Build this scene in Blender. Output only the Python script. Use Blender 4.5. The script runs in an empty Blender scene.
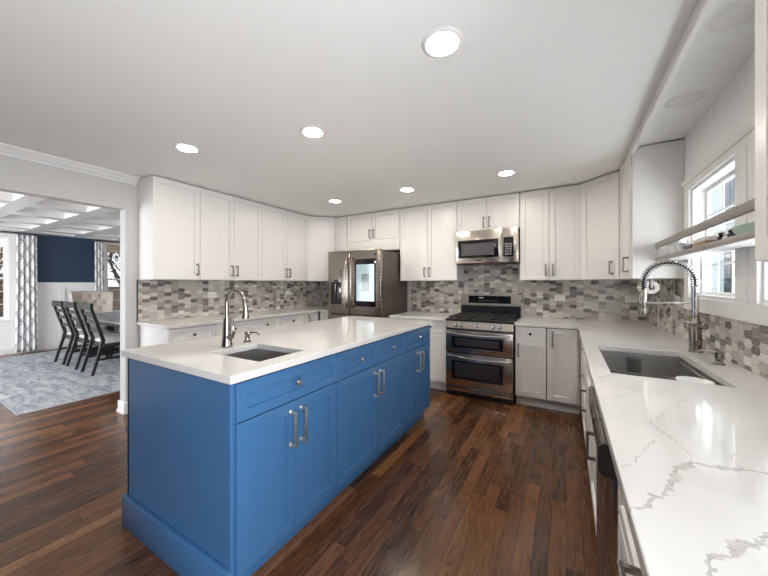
import bpy, bmesh, math, random
from mathutils import Vector, Matrix
random.seed(7)
R = math.radians
SC = bpy.context.scene
COL = SC.collection

# ---------------------------------------------------------------- camera, world, exposure
cam_data = bpy.data.cameras.new('camera')
cam_data.sensor_width = 36.0
cam_data.lens = 312.64 / 768 * 36
cam_data.shift_y = -4.24 / 768
cam_data.clip_start = 0.02
cam = bpy.data.objects.new('camera', cam_data)
COL.objects.link(cam)
cam.location = (0, 0, 1.336)
cam.rotation_euler = (R(90), 0, R(30.233))
SC.camera = cam

W = bpy.data.worlds.new('daylight')
SC.world = W
W.use_nodes = True
_n = W.node_tree.nodes
_bg = _n['Background']
_tc = _n.new('ShaderNodeTexCoord')
_sep = _n.new('ShaderNodeSeparateXYZ')
_rp = _n.new('ShaderNodeValToRGB')
_rp.color_ramp.elements[0].position = 0.0
_rp.color_ramp.elements[0].color = (0.90, 0.92, 0.95, 1)
_rp.color_ramp.elements[1].position = 0.6
_rp.color_ramp.elements[1].color = (0.50, 0.68, 0.95, 1)
W.node_tree.links.new(_tc.outputs['Generated'], _sep.inputs[0])
W.node_tree.links.new(_sep.outputs['Z'], _rp.inputs[0])
W.node_tree.links.new(_rp.outputs[0], _bg.inputs[0])
_bg.inputs[1].default_value = 0.9

LAMP = 92.0           # radiance of the recessed lamps
REAR_W = 60.0        # fill lamp outside a made-up patio door, out of view beside the camera
SIDE_W = 16.0         # daylight entering the kitchen window
DINE_W = 115.0         # fill lamp added inside the dining room, out of view

def daylight(name, loc, target, sx, sy, power, color=(0.93, 0.96, 1.0)):
    l = bpy.data.lights.new(name, 'AREA')
    l.shape = 'RECTANGLE'; l.size = sx; l.size_y = sy
    l.energy = power; l.color = color
    o = bpy.data.objects.new(name, l); COL.objects.link(o)
    o.location = loc
    d = Vector(target) - Vector(loc)
    o.rotation_euler = d.to_track_quat('-Z', 'Y').to_euler()
    return o
daylight('added_patio_fill', (1.02, -0.41, 1.05), (-3.0, 1.6, 1.4), 1.35, 1.9, REAR_W)  # unseen fill lamp for the kitchen, set at the added patio door
daylight('daylight_kitchen_window', (1.08, 2.2, 1.45), (-2.0, 2.4, 1.5), 1.5, 0.8, SIDE_W)
daylight('added_dining_fill', (-6.4, -2.3, 1.4), (-6.4, 3, 1.2), 3.6, 1.9, DINE_W)  # added lamp, away from the dining windows, to brighten that room

SC.view_settings.view_transform = 'Standard'
SC.view_settings.look = 'None'
SC.view_settings.gamma = 1.0
SC.view_settings.use_curve_mapping = False
SC.view_settings.exposure = 1.08
try:
    SC.cycles.use_denoising = True
    SC.cycles.max_bounces = 10
    SC.cycles.diffuse_bounces = 6
    SC.cycles.sample_clamp_indirect = 6.0
    SC.cycles.caustics_reflective = False
    SC.cycles.caustics_refractive = False
except Exception:
    pass

# ---------------------------------------------------------------- materials
MATS = {}
def mat(name, color=(0.8, 0.8, 0.8), rough=0.5, metal=0.0, emit=0.0, emit_color=None, coat=0.0, spec=0.5, bump=0.0, bscale=60.0):
    if name in MATS: return MATS[name]
    m = bpy.data.materials.new(name); m.use_nodes = True
    b = m.node_tree.nodes['Principled BSDF']
    b.inputs['Base Color'].default_value = (*color, 1)
    b.inputs['Roughness'].default_value = rough
    b.inputs['Metallic'].default_value = metal
    b.inputs['Specular IOR Level'].default_value = spec
    if coat: b.inputs['Coat Weight'].default_value = coat; b.inputs['Coat Roughness'].default_value = 0.08
    if emit:
        b.inputs['Emission Color'].default_value = (*(emit_color or color), 1)
        b.inputs['Emission Strength'].default_value = emit
    if bump:
        nt = m.node_tree
        tc = nt.nodes.new('ShaderNodeTexCoord'); nz = nt.nodes.new('ShaderNodeTexNoise')
        nz.inputs['Scale'].default_value = bscale; nz.inputs['Detail'].default_value = 4
        bp = nt.nodes.new('ShaderNodeBump'); bp.inputs['Strength'].default_value = bump; bp.inputs['Distance'].default_value = 0.003
        nt.links.new(tc.outputs['Object'], nz.inputs['Vector'])
        nt.links.new(nz.outputs[0], bp.inputs['Height'])
        nt.links.new(bp.outputs[0], b.inputs['Normal'])
    MATS[name] = m
    return m

def N(nt, typ, **kw):
    n = nt.nodes.new(typ)
    for k, v in kw.items(): setattr(n, k, v)
    return n
def math_n(nt, op, a, b=None, c=None):
    n = N(nt, 'ShaderNodeMath', operation=op)
    for i, v in enumerate((a, b, c)):
        if v is None: continue
        if isinstance(v, (int, float)): n.inputs[i].default_value = v
        else: nt.links.new(v, n.inputs[i])
    return n.outputs[0]
def vmath(nt, op, a, b=None, scale=None):
    n = N(nt, 'ShaderNodeVectorMath', operation=op)
    for i, v in enumerate((a, b)):
        if v is None: continue
        if isinstance(v, (tuple, list)): n.inputs[i].default_value = v
        else: nt.links.new(v, n.inputs[i])
    if scale is not None:
        if isinstance(scale, (int, float)): n.inputs['Scale'].default_value = scale
        else: nt.links.new(scale, n.inputs['Scale'])
    return n
def ramp(nt, fac, stops, interp='LINEAR'):
    r = N(nt, 'ShaderNodeValToRGB'); cr = r.color_ramp; cr.interpolation = interp
    while len(cr.elements) < len(stops): cr.elements.new(0.5)
    for e, (p, c) in zip(cr.elements, stops):
        e.position = p; e.color = (*c, 1) if len(c) == 3 else c
    nt.links.new(fac, r.inputs[0])
    return r.outputs[0]
def mixc(nt, fac, a, b, blend='MIX'):
    n = N(nt, 'ShaderNodeMix', data_type='RGBA', blend_type=blend)
    for key, v in ((0, fac), (6, a), (7, b)):
        if isinstance(v, (int, float)): n.inputs[key].default_value = v
        elif isinstance(v, (tuple, list)): n.inputs[key].default_value = (*v, 1)
        else: nt.links.new(v, n.inputs[key])
    return n.outputs[2]
def base(name):
    m = bpy.data.materials.new(name); m.use_nodes = True
    nt = m.node_tree; b = nt.nodes['Principled BSDF']
    tc = N(nt, 'ShaderNodeTexCoord'); MATS[name] = m
    geo = N(nt, 'ShaderNodeNewGeometry')
    return m, nt, b, tc, geo.outputs['Position']
def noise(nt, vec, scale, detail=4, rough=0.5, dist=0.0):
    n = N(nt, 'ShaderNodeTexNoise')
    n.inputs['Scale'].default_value = scale; n.inputs['Detail'].default_value = detail
    n.inputs['Roughness'].default_value = rough; n.inputs['Distortion'].default_value = dist
    nt.links.new(vec, n.inputs['Vector'])
    return n

def m_floor():
    m, nt, b, tc, pos = base('oak_floor')
    s = N(nt, 'ShaderNodeSeparateXYZ'); nt.links.new(pos, s.inputs[0])
    x, y = s.outputs[0], s.outputs[1]
    rw = 0.074
    xr = math_n(nt, 'DIVIDE', x, rw); row = math_n(nt, 'FLOOR', xr)
    wn = N(nt, 'ShaderNodeTexWhiteNoise', noise_dimensions='1D'); nt.links.new(row, wn.inputs['W'])
    yy = math_n(nt, 'DIVIDE', math_n(nt, 'ADD', y, math_n(nt, 'MULTIPLY', wn.outputs[0], 7.3)), 0.85)
    col = math_n(nt, 'FLOOR', yy)
    cv = N(nt, 'ShaderNodeCombineXYZ'); nt.links.new(row, cv.inputs[0]); nt.links.new(col, cv.inputs[1])
    wid = N(nt, 'ShaderNodeTexWhiteNoise', noise_dimensions='2D'); nt.links.new(cv.outputs[0], wid.inputs['Vector'])
    rid = wid.outputs[0]
    # grain coordinates, stretched along the board
    gx = math_n(nt, 'MULTIPLY', x, 1.0); gy = math_n(nt, 'MULTIPLY', y, 0.09)
    gc = N(nt, 'ShaderNodeCombineXYZ'); nt.links.new(gx, gc.inputs[0]); nt.links.new(gy, gc.inputs[1])
    nt.links.new(math_n(nt, 'MULTIPLY', rid, 37.0), gc.inputs[2])
    g1 = noise(nt, gc.outputs[0], 70, 6, 0.65)
    # cathedral figure
    g2 = noise(nt, gc.outputs[0], 11, 2, 0.5, 0.4)
    rings = math_n(nt, 'FRACT', math_n(nt, 'MULTIPLY', g2.outputs[0], 14.0))
    rings = math_n(nt, 'POWER', rings, 3.0)
    tone = ramp(nt, rid, [(0.0, (0.026, 0.010, 0.0045)), (0.3, (0.068, 0.026, 0.0105)), (0.65, (0.122, 0.049, 0.019)), (0.9, (0.185, 0.077, 0.030)), (1.0, (0.26, 0.115, 0.046))])
    gcol = mixc(nt, ramp(nt, g1.outputs[0], [(0.38, (0, 0, 0)), (0.66, (1, 1, 1))]), tone, mixc(nt, 0.28, tone, (0.36, 0.17, 0.075)))
    c2 = mixc(nt, math_n(nt, 'MULTIPLY', rings, 0.55), gcol, (0.014, 0.0065, 0.004))
    # seams
    fx = math_n(nt, 'FRACT', xr); ex = math_n(nt, 'MINIMUM', fx, math_n(nt, 'SUBTRACT', 1.0, fx))
    fy = math_n(nt, 'FRACT', yy); ey = math_n(nt, 'MINIMUM', fy, math_n(nt, 'SUBTRACT', 1.0, fy))
    sx = math_n(nt, 'LESS_THAN', ex, 0.014); sy = math_n(nt, 'LESS_THAN', ey, 0.0016)
    seam = math_n(nt, 'MAXIMUM', sx, sy)
    c3 = mixc(nt, math_n(nt, 'MULTIPLY', seam, 0.7), c2, (0.008, 0.004, 0.003))
    nt.links.new(c3, b.inputs['Base Color'])
    rg = math_n(nt, 'ADD', math_n(nt, 'MULTIPLY', g1.outputs[0], 0.15), 0.13)
    nt.links.new(rg, b.inputs['Roughness']); b.inputs['Specular IOR Level'].default_value = 0.45
    bp = N(nt, 'ShaderNodeBump'); bp.inputs['Strength'].default_value = 0.22; bp.inputs['Distance'].default_value = 0.002
    hh = math_n(nt, 'SUBTRACT', math_n(nt, 'MULTIPLY', g1.outputs[0], 0.5), seam)
    nt.links.new(hh, bp.inputs['Height']); nt.links.new(bp.outputs[0], b.inputs['Normal'])
    return m

VEINS = [  # polylines on the worktops (world x, y), half width
    ([(0.105, 0.737), (0.15, 0.792), (0.191, 0.861), (0.213, 0.938), (0.256, 0.994), (0.32, 1.009), (0.376, 1.024), (0.50, 1.05), (0.64, 1.02), (0.78, 1.10)], 0.0085),
    ([(0.222, 1.223), (0.251, 1.109), (0.264, 1.054), (0.25, 0.991)], 0.0028),
    ([(0.150, 0.52), (0.178, 0.627), (0.201, 0.673), (0.225, 0.71), (0.267, 0.745), (0.295, 0.783), (0.40, 0.82), (0.55, 0.80), (0.77, 0.90)], 0.0105),
    ([(0.222, 1.223), (0.288, 1.365), (0.369, 1.525)], 0.0011),
    ([(0.202, 1.093), (0.15, 0.962), (0.111, 0.896)], 0.0013),
    ([(0.36, 1.12), (0.343, 1.06), (0.341, 1.01)], 0.0018),
    ([(0.355, 1.10), (0.414, 1.101), (0.52, 1.09)], 0.0011),
    ([(0.103, 1.37), (0.147, 1.431), (0.179, 1.474), (0.215, 1.515)], 0.0028),
    ([(0.13, 1.62), (0.127, 1.70), (0.185, 1.79)], 0.0045),
    ([(0.13, 1.60), (0.22, 1.59), (0.28, 1.60)], 0.0014),
    ([(0.10, 1.90), (0.16, 1.965), (0.185, 1.97)], 0.0016),
    ([(0.12, 2.60), (0.30, 2.85), (0.45, 3.05), (0.77, 3.3)], 0.002),
    ([(-0.35, 3.66), (-0.2, 3.9), (0.1, 4.05), (0.5, 3.9)], 0.002),
    ([(-1.85, 0.83), (-1.72, 1.60), (-1.50, 1.72), (-1.16, 1.55)], 0.0022),
    ([(-2.15, 1.9), (-1.80, 2.05), (-1.60, 2.35), (-1.20, 2.5)], 0.0025),
    ([(-1.98, 0.77), (-1.93, 1.0)], 0.0012),
    ([(-1.72, 1.60), (-1.35, 1.35), (-1.16, 1.32)], 0.0014),
]
def m_quartz():
    m, nt, b, tc, pos = base('white_quartz')
    wz = noise(nt, pos, 22, 4, 0.6)
    off = vmath(nt, 'SUBTRACT', wz.outputs[1], (0.5, 0.5, 0.5))
    off = vmath(nt, 'MULTIPLY', off.outputs[0], (0.055, 0.055, 0.0))
    flat = vmath(nt, 'MULTIPLY', pos, (1, 1, 0))
    p = vmath(nt, 'ADD', flat.outputs[0], off.outputs[0]).outputs[0]
    wn = noise(nt, pos, 30, 3, 0.6)
    wvar = ramp(nt, wn.outputs[0], [(0.40, (0.15, 0.15, 0.15)), (0.62, (1.5, 1.5, 1.5))])
    total = None
    for pts, hw in VEINS:
        dmin = None
        for (ax, ay), (bx, by) in zip(pts, pts[1:]):
            ab = (bx - ax, by - ay, 0); L2 = ab[0] ** 2 + ab[1] ** 2
            pa = vmath(nt, 'SUBTRACT', p, (ax, ay, 0)).outputs[0]
            dt = vmath(nt, 'DOT_PRODUCT', pa, ab).outputs['Value']
            t = N(nt, 'ShaderNodeMath', operation='MULTIPLY', use_clamp=True)
            nt.links.new(dt, t.inputs[0]); t.inputs[1].default_value = 1.0 / L2
            q = N(nt, 'ShaderNodeVectorMath', operation='SCALE'); q.inputs[0].default_value = ab
            nt.links.new(t.outputs[0], q.inputs['Scale'])
            d = vmath(nt, 'DISTANCE', pa, q.outputs[0]).outputs['Value']
            dmin = d if dmin is None else math_n(nt, 'MINIMUM', dmin, d)
        w = math_n(nt, 'MULTIPLY', wvar, hw)
        edge = math_n(nt, 'SUBTRACT', 1.0, math_n(nt, 'DIVIDE', dmin, math_n(nt, 'ADD', w, 0.0012)))
        v = N(nt, 'ShaderNodeMath', operation='MULTIPLY', use_clamp=True)
        nt.links.new(edge, v.inputs[0]); v.inputs[1].default_value = 3.0
        k = math_n(nt, 'MULTIPLY', v.outputs[0], 0.62 if hw > 0.004 else 0.5)
        total = k if total is None else math_n(nt, 'MAXIMUM', total, k)
    cl = noise(nt, pos, 2.2, 3, 0.55, 0.5)
    body = ramp(nt, cl.outputs[0], [(0.3, (0.645, 0.64, 0.625)), (0.7, (0.71, 0.70, 0.68))])
    streak = ramp(nt, noise(nt, pos, 45, 3, 0.6).outputs[0], [(0.35, (0.25, 0.23, 0.22)), (0.65, (0.50, 0.48, 0.46))])
    c = mixc(nt, total, body, streak)
    nt.links.new(c, b.inputs['Base Color'])
    b.inputs['Roughness'].default_value = 0.09
    b.inputs['Specular IOR Level'].default_value = 0.55
    return m

def m_tile():
    m, nt, b, tc, pos = base('stone_tile')
    a = N(nt, 'ShaderNodeAttribute', attribute_name='tile_tone')
    f = a.outputs['Fac']
    c = ramp(nt, f, [(0.0, (0.62, 0.58, 0.53)), (0.22, (0.48, 0.445, 0.405)), (0.42, (0.36, 0.325, 0.29)), (0.60, (0.20, 0.176, 0.158)),
                     (0.74, (0.12, 0.104, 0.094)), (0.82, (0.46, 0.45, 0.44)), (0.92, (0.72, 0.70, 0.665)), (0.97, (0.085, 0.075, 0.07))], 'CONSTANT')
    sc = vmath(nt, 'MULTIPLY', pos, (14, 14, 150))
    sc2 = vmath(nt, 'ADD', sc.outputs[0], vmath(nt, 'SCALE', (1.3, 2.1, 0.7), scale=math_n(nt, 'MULTIPLY', f, 91.0)).outputs[0])
    nz = noise(nt, sc2.outputs[0], 1.0, 4, 0.6)
    c2 = mixc(nt, ramp(nt, nz.outputs[0], [(0.35, (0, 0, 0)), (0.7, (0.55, 0.55, 0.55))]), c, mixc(nt, 0.35, c, (0.72, 0.69, 0.66)))
    nt.links.new(c2, b.inputs['Base Color'])
    nt.links.new(ramp(nt, f, [(0.0, (0.22,) * 3), (0.92, (0.10,) * 3), (0.97, (0.22,) * 3)], 'CONSTANT'), b.inputs['Roughness'])
    return m

def m_brushed(name, color, rough=0.28, axis='z', coat=0):
    m, nt, b, tc, pos = base(name)
    k = {'z': (260, 260, 3), 'x': (3, 260, 260), 'h': (4, 4, 320)}[axis]
    sc = vmath(nt, 'MULTIPLY', tc.outputs['Object'], k)
    nz = noise(nt, sc.outputs[0], 1.0, 2, 0.5)
    c = mixc(nt, nz.outputs[0], tuple(v * 0.86 for v in color), tuple(min(1, v * 1.1) for v in color))
    nt.links.new(c, b.inputs['Base Color'])
    b.inputs['Metallic'].default_value = 1.0
    nt.links.new(math_n(nt, 'ADD', math_n(nt, 'MULTIPLY', nz.outputs[0], 0.14), rough - 0.07), b.inputs['Roughness'])
    return m

def m_blue():
    m, nt, b, tc, pos = base('blue_paint')
    nz = noise(nt, pos, 3.0, 3, 0.5)
    c = mixc(nt, nz.outputs[0], (0.044, 0.136, 0.292), (0.048, 0.145, 0.310))
    # small chips in the paint
    vo = N(nt, 'ShaderNodeTexVoronoi'); vo.inputs['Scale'].default_value = 2.3
    nt.links.new(pos, vo.inputs['Vector'])
    chip = math_n(nt, 'LESS_THAN', vo.outputs['Distance'], 0.010)
    c2 = mixc(nt, chip, c, (0.55, 0.6, 0.66))
    nt.links.new(c2, b.inputs['Base Color'])
    b.inputs['Roughness'].default_value = 0.32
    return m

def m_curtain():
    m, nt, b, tc, pos = base('lattice_curtain')
    at = N(nt, 'ShaderNodeUVMap'); at.uv_map = 'cloth'
    s = N(nt, 'ShaderNodeSeparateXYZ'); nt.links.new(at.outputs[0], s.inputs[0])
    u, v = s.outputs[0], s.outputs[1]
    uu = math_n(nt, 'DIVIDE', u, 0.20); vv = math_n(nt, 'DIVIDE', v, 0.31)
    lines = None
    for sg in (1, -1):
        t = math_n(nt, 'ADD', uu, math_n(nt, 'MULTIPLY', vv, sg))
        t = math_n(nt, 'ADD', t, math_n(nt, 'MULTIPLY', math_n(nt, 'SINE', math_n(nt, 'MULTIPLY', vv, 6.283)), 0.06))
        fr = math_n(nt, 'ABSOLUTE', math_n(nt, 'SUBTRACT', math_n(nt, 'FRACT', t), 0.5))
        a1 = math_n(nt, 'LESS_THAN', math_n(nt, 'ABSOLUTE', math_n(nt, 'SUBTRACT', fr, 0.045)), 0.013)
        a2 = math_n(nt, 'LESS_THAN', math_n(nt, 'ABSOLUTE', math_n(nt, 'SUBTRACT', fr, 0.10)), 0.010)
        a = math_n(nt, 'MAXIMUM', a1, a2)
        lines = a if lines is None else math_n(nt, 'MAXIMUM', lines, a)
    c = mixc(nt, lines, (0.80, 0.80, 0.80), (0.075, 0.085, 0.11))
    nt.links.new(c, b.inputs['Base Color']); b.inputs['Roughness'].default_value = 0.9
    return m

def m_rug():
    m, nt, b, tc, pos = base('distressed_rug')
    p2 = vmath(nt, 'MULTIPLY', pos, (1.0, 3.2, 1.0))
    n1 = noise(nt, p2.outputs[0], 3.4, 8, 0.72, 0.8)
    n2 = noise(nt, vmath(nt, 'MULTIPLY', pos, (3.2, 1.0, 1.0)).outputs[0], 6.0, 6, 0.7, 0.3)
    c = ramp(nt, n1.outputs[0], [(0.34, (0.13, 0.16, 0.19)), (0.45, (0.30, 0.32, 0.335)), (0.53, (0.48, 0.485, 0.485)), (0.64, (0.60, 0.605, 0.605))])
    c2 = mixc(nt, ramp(nt, n2.outputs[0], [(0.42, (0, 0, 0)), (0.62, (0.8, 0.8, 0.8))]), c, (0.30, 0.335, 0.37))
    nt.links.new(c2, b.inputs['Base Color']); b.inputs['Roughness'].default_value = 0.95
    bp = N(nt, 'ShaderNodeBump'); bp.inputs['Strength'].default_value = 0.3; bp.inputs['Distance'].default_value = 0.004
    nt.links.new(noise(nt, pos, 220, 2).outputs[0], bp.inputs['Height']); nt.links.new(bp.outputs[0], b.inputs['Normal'])
    return m

def m_glass(name='window_glass', tint=(1, 1, 1), refl=0.10):
    m = bpy.data.materials.new(name); m.use_nodes = True; nt = m.node_tree
    nt.nodes.remove(nt.nodes['Principled BSDF']); out = nt.nodes['Material Output']
    tr = N(nt, 'ShaderNodeBsdfTransparent'); tr.inputs[0].default_value = (*tint, 1)
    gl = N(nt, 'ShaderNodeBsdfGlossy'); gl.inputs['Roughness'].default_value = 0.02
    fr = N(nt, 'ShaderNodeFresnel'); fr.inputs['IOR'].default_value = 1.45
    mx = N(nt, 'ShaderNodeMixShader')
    ge = N(nt, 'ShaderNodeNewGeometry')
    front = math_n(nt, 'SUBTRACT', 1.0, ge.outputs['Backfacing'])
    nt.links.new(math_n(nt, 'MULTIPLY', fr.outputs[0], front), mx.inputs[0]); nt.links.new(tr.outputs[0], mx.inputs[1]); nt.links.new(gl.outputs[0], mx.inputs[2])
    nt.links.new(mx.outputs[0], out.inputs['Surface'])
    MATS[name] = m
    return m

def m_noisy(name, c1, c2, scale, rough=0.8, stretch=(1, 1, 1), lo=0.35, hi=0.65, bump=0.0):
    m, nt, b, tc, pos = base(name)
    v = vmath(nt, 'MULTIPLY', tc.outputs['Object'], stretch)
    n = noise(nt, v.outputs[0], scale, 6, 0.6)
    nt.links.new(ramp(nt, n.outputs[0], [(lo, c1), (hi, c2)]), b.inputs['Base Color'])
    b.inputs['Roughness'].default_value = rough
    if bump:
        bp = N(nt, 'ShaderNodeBump'); bp.inputs['Strength'].default_value = bump; bp.inputs['Distance'].default_value = 0.004
        nt.links.new(n.outputs[0], bp.inputs['Height']); nt.links.new(bp.outputs[0], b.inputs['Normal'])
    return m

FLOOR = m_floor(); QUARTZ = m_quartz(); TILE = m_tile(); BLUE = m_blue(); GLASS = m_glass()
CURTAIN = m_curtain(); RUG = m_rug()
GROUT = mat('grout', (0.46, 0.43, 0.40), 0.9)
CEIL = mat('ceiling_paint', (0.885, 0.895, 0.885), 0.75, bump=0.05, bscale=200)
WALLP = mat('grey_wall_paint', (0.55, 0.54, 0.525), 0.6, bump=0.05, bscale=180)
NICHE = mat('pale_wall_paint', (0.86, 0.86, 0.85), 0.6)
TRIM = mat('white_trim', (0.80, 0.795, 0.78), 0.35)
CAB = mat('white_cabinet_paint', (0.80, 0.785, 0.76), 0.30)
NAVY = mat('navy_wall_paint', (0.020, 0.040, 0.085), 0.6)
NICKEL = m_brushed('brushed_nickel', (0.35, 0.32, 0.285), 0.22)
PULLM = m_brushed('dark_nickel', (0.27, 0.245, 0.225), 0.30)
SATIN = m_brushed('satin_nickel', (0.88, 0.81, 0.70), 0.34)
STEEL = m_brushed('stainless_steel', (0.56, 0.505, 0.45), 0.24, 'h')
FRSTEEL = m_brushed('fridge_steel', (0.31, 0.275, 0.245), 0.26, 'h')
FRSIDE = mat('fridge_side_paint', (0.115, 0.095, 0.080), 0.42, 0.6)
CHROME = mat('chrome', (0.60, 0.60, 0.61), 0.12, 1.0)
CHROME_B = mat('polished_chrome', (0.85, 0.84, 0.82), 0.14, 1.0)
SINKM = m_brushed('sink_steel', (0.50, 0.49, 0.475), 0.34, 'x')
BLACKG = mat('black_glass', (0.008, 0.008, 0.009), 0.06)
BLACKM = mat('black_enamel', (0.012, 0.012, 0.012), 0.25)
IRON = mat('cast_iron', (0.018, 0.017, 0.016), 0.55)
BLACKP = mat('black_plastic', (0.015, 0.015, 0.016), 0.35)
DGREY = mat('dark_grey_plastic', (0.07, 0.07, 0.07), 0.45)
BLACKW = mat('black_wood', (0.014, 0.015, 0.017), 0.35)
WHITEP = mat('white_plastic', (0.82, 0.81, 0.79), 0.35)
CERAM = mat('white_ceramic', (0.82, 0.82, 0.80), 0.15)
CELADON = mat('celadon_ceramic', (0.50, 0.63, 0.56), 0.18)
GREYWOOD = m_noisy('weathered_grey_wood', (0.27, 0.245, 0.225), (0.40, 0.37, 0.345), 14, 0.6, (1, 0.08, 1))
TABLEW = m_noisy('grey_table_wood', (0.19, 0.19, 0.195), (0.34, 0.34, 0.345), 9, 0.5, (0.08, 1, 1))
TUFT = m_noisy('beige_linen', (0.50, 0.44, 0.38), (0.60, 0.535, 0.465), 120, 0.95, bump=0.1)
CUSH = m_noisy('light_grey_fabric', (0.52, 0.50, 0.48), (0.63, 0.61, 0.585), 120, 0.95, bump=0.1)
WICKER = m_noisy('woven_shade', (0.32, 0.25, 0.17), (0.68, 0.60, 0.47), 60, 0.9, (0.15, 0.15, 1))
PAPER = mat('paper', (0.86, 0.84, 0.80), 0.9)
BROWNB = mat('brown_box', (0.33, 0.22, 0.14), 0.6)
LAMPM = mat('lamp_diffuser', (1, 0.96, 0.90), 0.5, emit=LAMP, emit_color=(1.0, 0.90, 0.79))
WOODS = m_noisy('bark', (0.045, 0.030, 0.022), (0.11, 0.08, 0.06), 18, 0.9, (1, 1, 0.2))
GRASS = m_noisy('winter_lawn', (0.20, 0.19, 0.12), (0.36, 0.33, 0.24), 3, 0.95)
FOLI = m_noisy('dry_foliage', (0.16, 0.09, 0.05), (0.34, 0.20, 0.11), 6, 0.9)
EVERG = m_noisy('evergreen_foliage', (0.03, 0.06, 0.035), (0.10, 0.15, 0.09), 5, 0.9)

# ---------------------------------------------------------------- mesh builder
class MB:
    def __init__(s): s.bm = bmesh.new()
    def quad(s, vs):
        return s.bm.faces.new([s.bm.verts.new(v) for v in vs])
    def box(s, x0, x1, y0, y1, z0, z1, bev=0.0, seg=2):
        t = bmesh.new()
        bmesh.ops.create_cube(t, size=1.0)
        for v in t.verts:
            v.co = Vector(((x0 + x1) / 2 + v.co.x * (x1 - x0), (y0 + y1) / 2 + v.co.y * (y1 - y0), (z0 + z1) / 2 + v.co.z * (z1 - z0)))
        if bev:
            bmesh.ops.bevel(t, geom=t.edges[:], offset=bev, segments=seg, affect='EDGES', profile=0.5)
        s._merge(t); return s
    def _merge(s, t, M=None):
        if M is not None: bmesh.ops.transform(t, matrix=M, verts=t.verts)
        me = bpy.data.meshes.new('tmp'); t.to_mesh(me); t.free()
        s.bm.from_mesh(me); bpy.data.meshes.remove(me)
    def cyl(s, p0, p1, r0, r1=None, seg=20, caps=True):
        r1 = r0 if r1 is None else r1
        p0, p1 = Vector(p0), Vector(p1); d = p1 - p0
        t = bmesh.new()
        bmesh.ops.create_cone(t, cap_ends=caps, segments=seg, radius1=r0, radius2=r1, depth=d.length)
        M = Matrix.Translation((p0 + p1) / 2) @ d.to_track_quat('Z', 'Y').to_matrix().to_4x4()
        s._merge(t, M); return s
    def tube(s, pts, r, seg=12, closed=False, flat=1.0):
        pts = [Vector(p) for p in pts]; n = len(pts)
        rs = r if isinstance(r, (list, tuple)) else [r] * n
        rings = []; up = None
        for i, p in enumerate(pts):
            a = pts[i - 1] if (i > 0 or closed) else pts[i]
            b = pts[(i + 1) % n] if (i < n - 1 or closed) else pts[i]
            t = (b - a).normalized()
            if up is None:
                up = Vector((0, 0, 1)) if abs(t.z) < 0.9 else Vector((1, 0, 0))
            side = t.cross(up).normalized(); up = side.cross(t).normalized()
            rings.append([s.bm.verts.new(p + (side * math.cos(2 * math.pi * k / seg) + up * math.sin(2 * math.pi * k / seg) * flat) * rs[i]) for k in range(seg)])
        m = n if closed else n - 1
        for i in range(m):
            A, B = rings[i], rings[(i + 1) % n]
            for k in range(seg):
                s.bm.faces.new((A[k], A[(k + 1) % seg], B[(k + 1) % seg], B[k]))
        if not closed:
            s.bm.faces.new(rings[0][::-1]); s.bm.faces.new(rings[-1])
        return s
    def lathe(s, prof, c=(0, 0, 0), seg=28, axis='z'):
        rings = []
        for (r, h) in prof:
            ring = []
            for k in range(seg):
                a = 2 * math.pi * k / seg
                x, y = r * math.cos(a), r * math.sin(a)
                if axis == 'z': q = (c[0] + x, c[1] + y, c[2] + h)
                elif axis == 'y': q = (c[0] + x, c[1] + h, c[2] - y)
                else: q = (c[0] + h, c[1] + x, c[2] + y)
                ring.append(s.bm.verts.new(q))
            rings.append(ring)
        for A, B in zip(rings, rings[1:]):
            for k in range(seg):
                s.bm.faces.new((A[k], A[(k + 1) % seg], B[(k + 1) % seg], B[k]))
        if prof[0][0] > 1e-4: s.bm.faces.new(rings[0][::-1])
        if prof[-1][0] > 1e-4: s.bm.faces.new(rings[-1])
        return s
    def prism(s, poly, lo, hi, axis='z'):
        def mk(p, h):
            if axis == 'z': return (p[0], p[1], h)
            if axis == 'y': return (p[0], h, p[1])
            return (h, p[0], p[1])
        A = [s.bm.verts.new(mk(p, lo)) for p in poly]; B = [s.bm.verts.new(mk(p, hi)) for p in poly]
        n = len(poly)
        s.bm.faces.new(A[::-1]); s.bm.faces.new(B)
        for k in range(n): s.bm.faces.new((A[k], A[(k + 1) % n], B[(k + 1) % n], B[k]))
        return s
    def grid_slab(s, xs, ys, z0, z1, inside):
        vt = {}
        def V(i, j, z):
            key = (i, j, z)
            if key not in vt: vt[key] = s.bm.verts.new((xs[i], ys[j], z))
            return vt[key]
        def cell(i, j):
            return 0 <= i < len(xs) - 1 and 0 <= j < len(ys) - 1 and inside((xs[i] + xs[i + 1]) / 2, (ys[j] + ys[j + 1]) / 2)
        for i in range(len(xs) - 1):
            for j in range(len(ys) - 1):
                if not cell(i, j): continue
                s.bm.faces.new((V(i, j, z1), V(i + 1, j, z1), V(i + 1, j + 1, z1), V(i, j + 1, z1)))
                s.bm.faces.new((V(i, j + 1, z0), V(i + 1, j + 1, z0), V(i + 1, j, z0), V(i, j, z0)))
                if not cell(i - 1, j): s.bm.faces.new((V(i, j, z0), V(i, j, z1), V(i, j + 1, z1), V(i, j + 1, z0)))
                if not cell(i + 1, j): s.bm.faces.new((V(i + 1, j + 1, z0), V(i + 1, j + 1, z1), V(i + 1, j, z1), V(i + 1, j, z0)))
                if not cell(i, j - 1): s.bm.faces.new((V(i + 1, j, z0), V(i + 1, j, z1), V(i, j, z1), V(i, j, z0)))
                if not cell(i, j + 1): s.bm.faces.new((V(i, j + 1, z0), V(i, j + 1, z1), V(i + 1, j + 1, z1), V(i + 1, j + 1, z0)))
        return s
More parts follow.
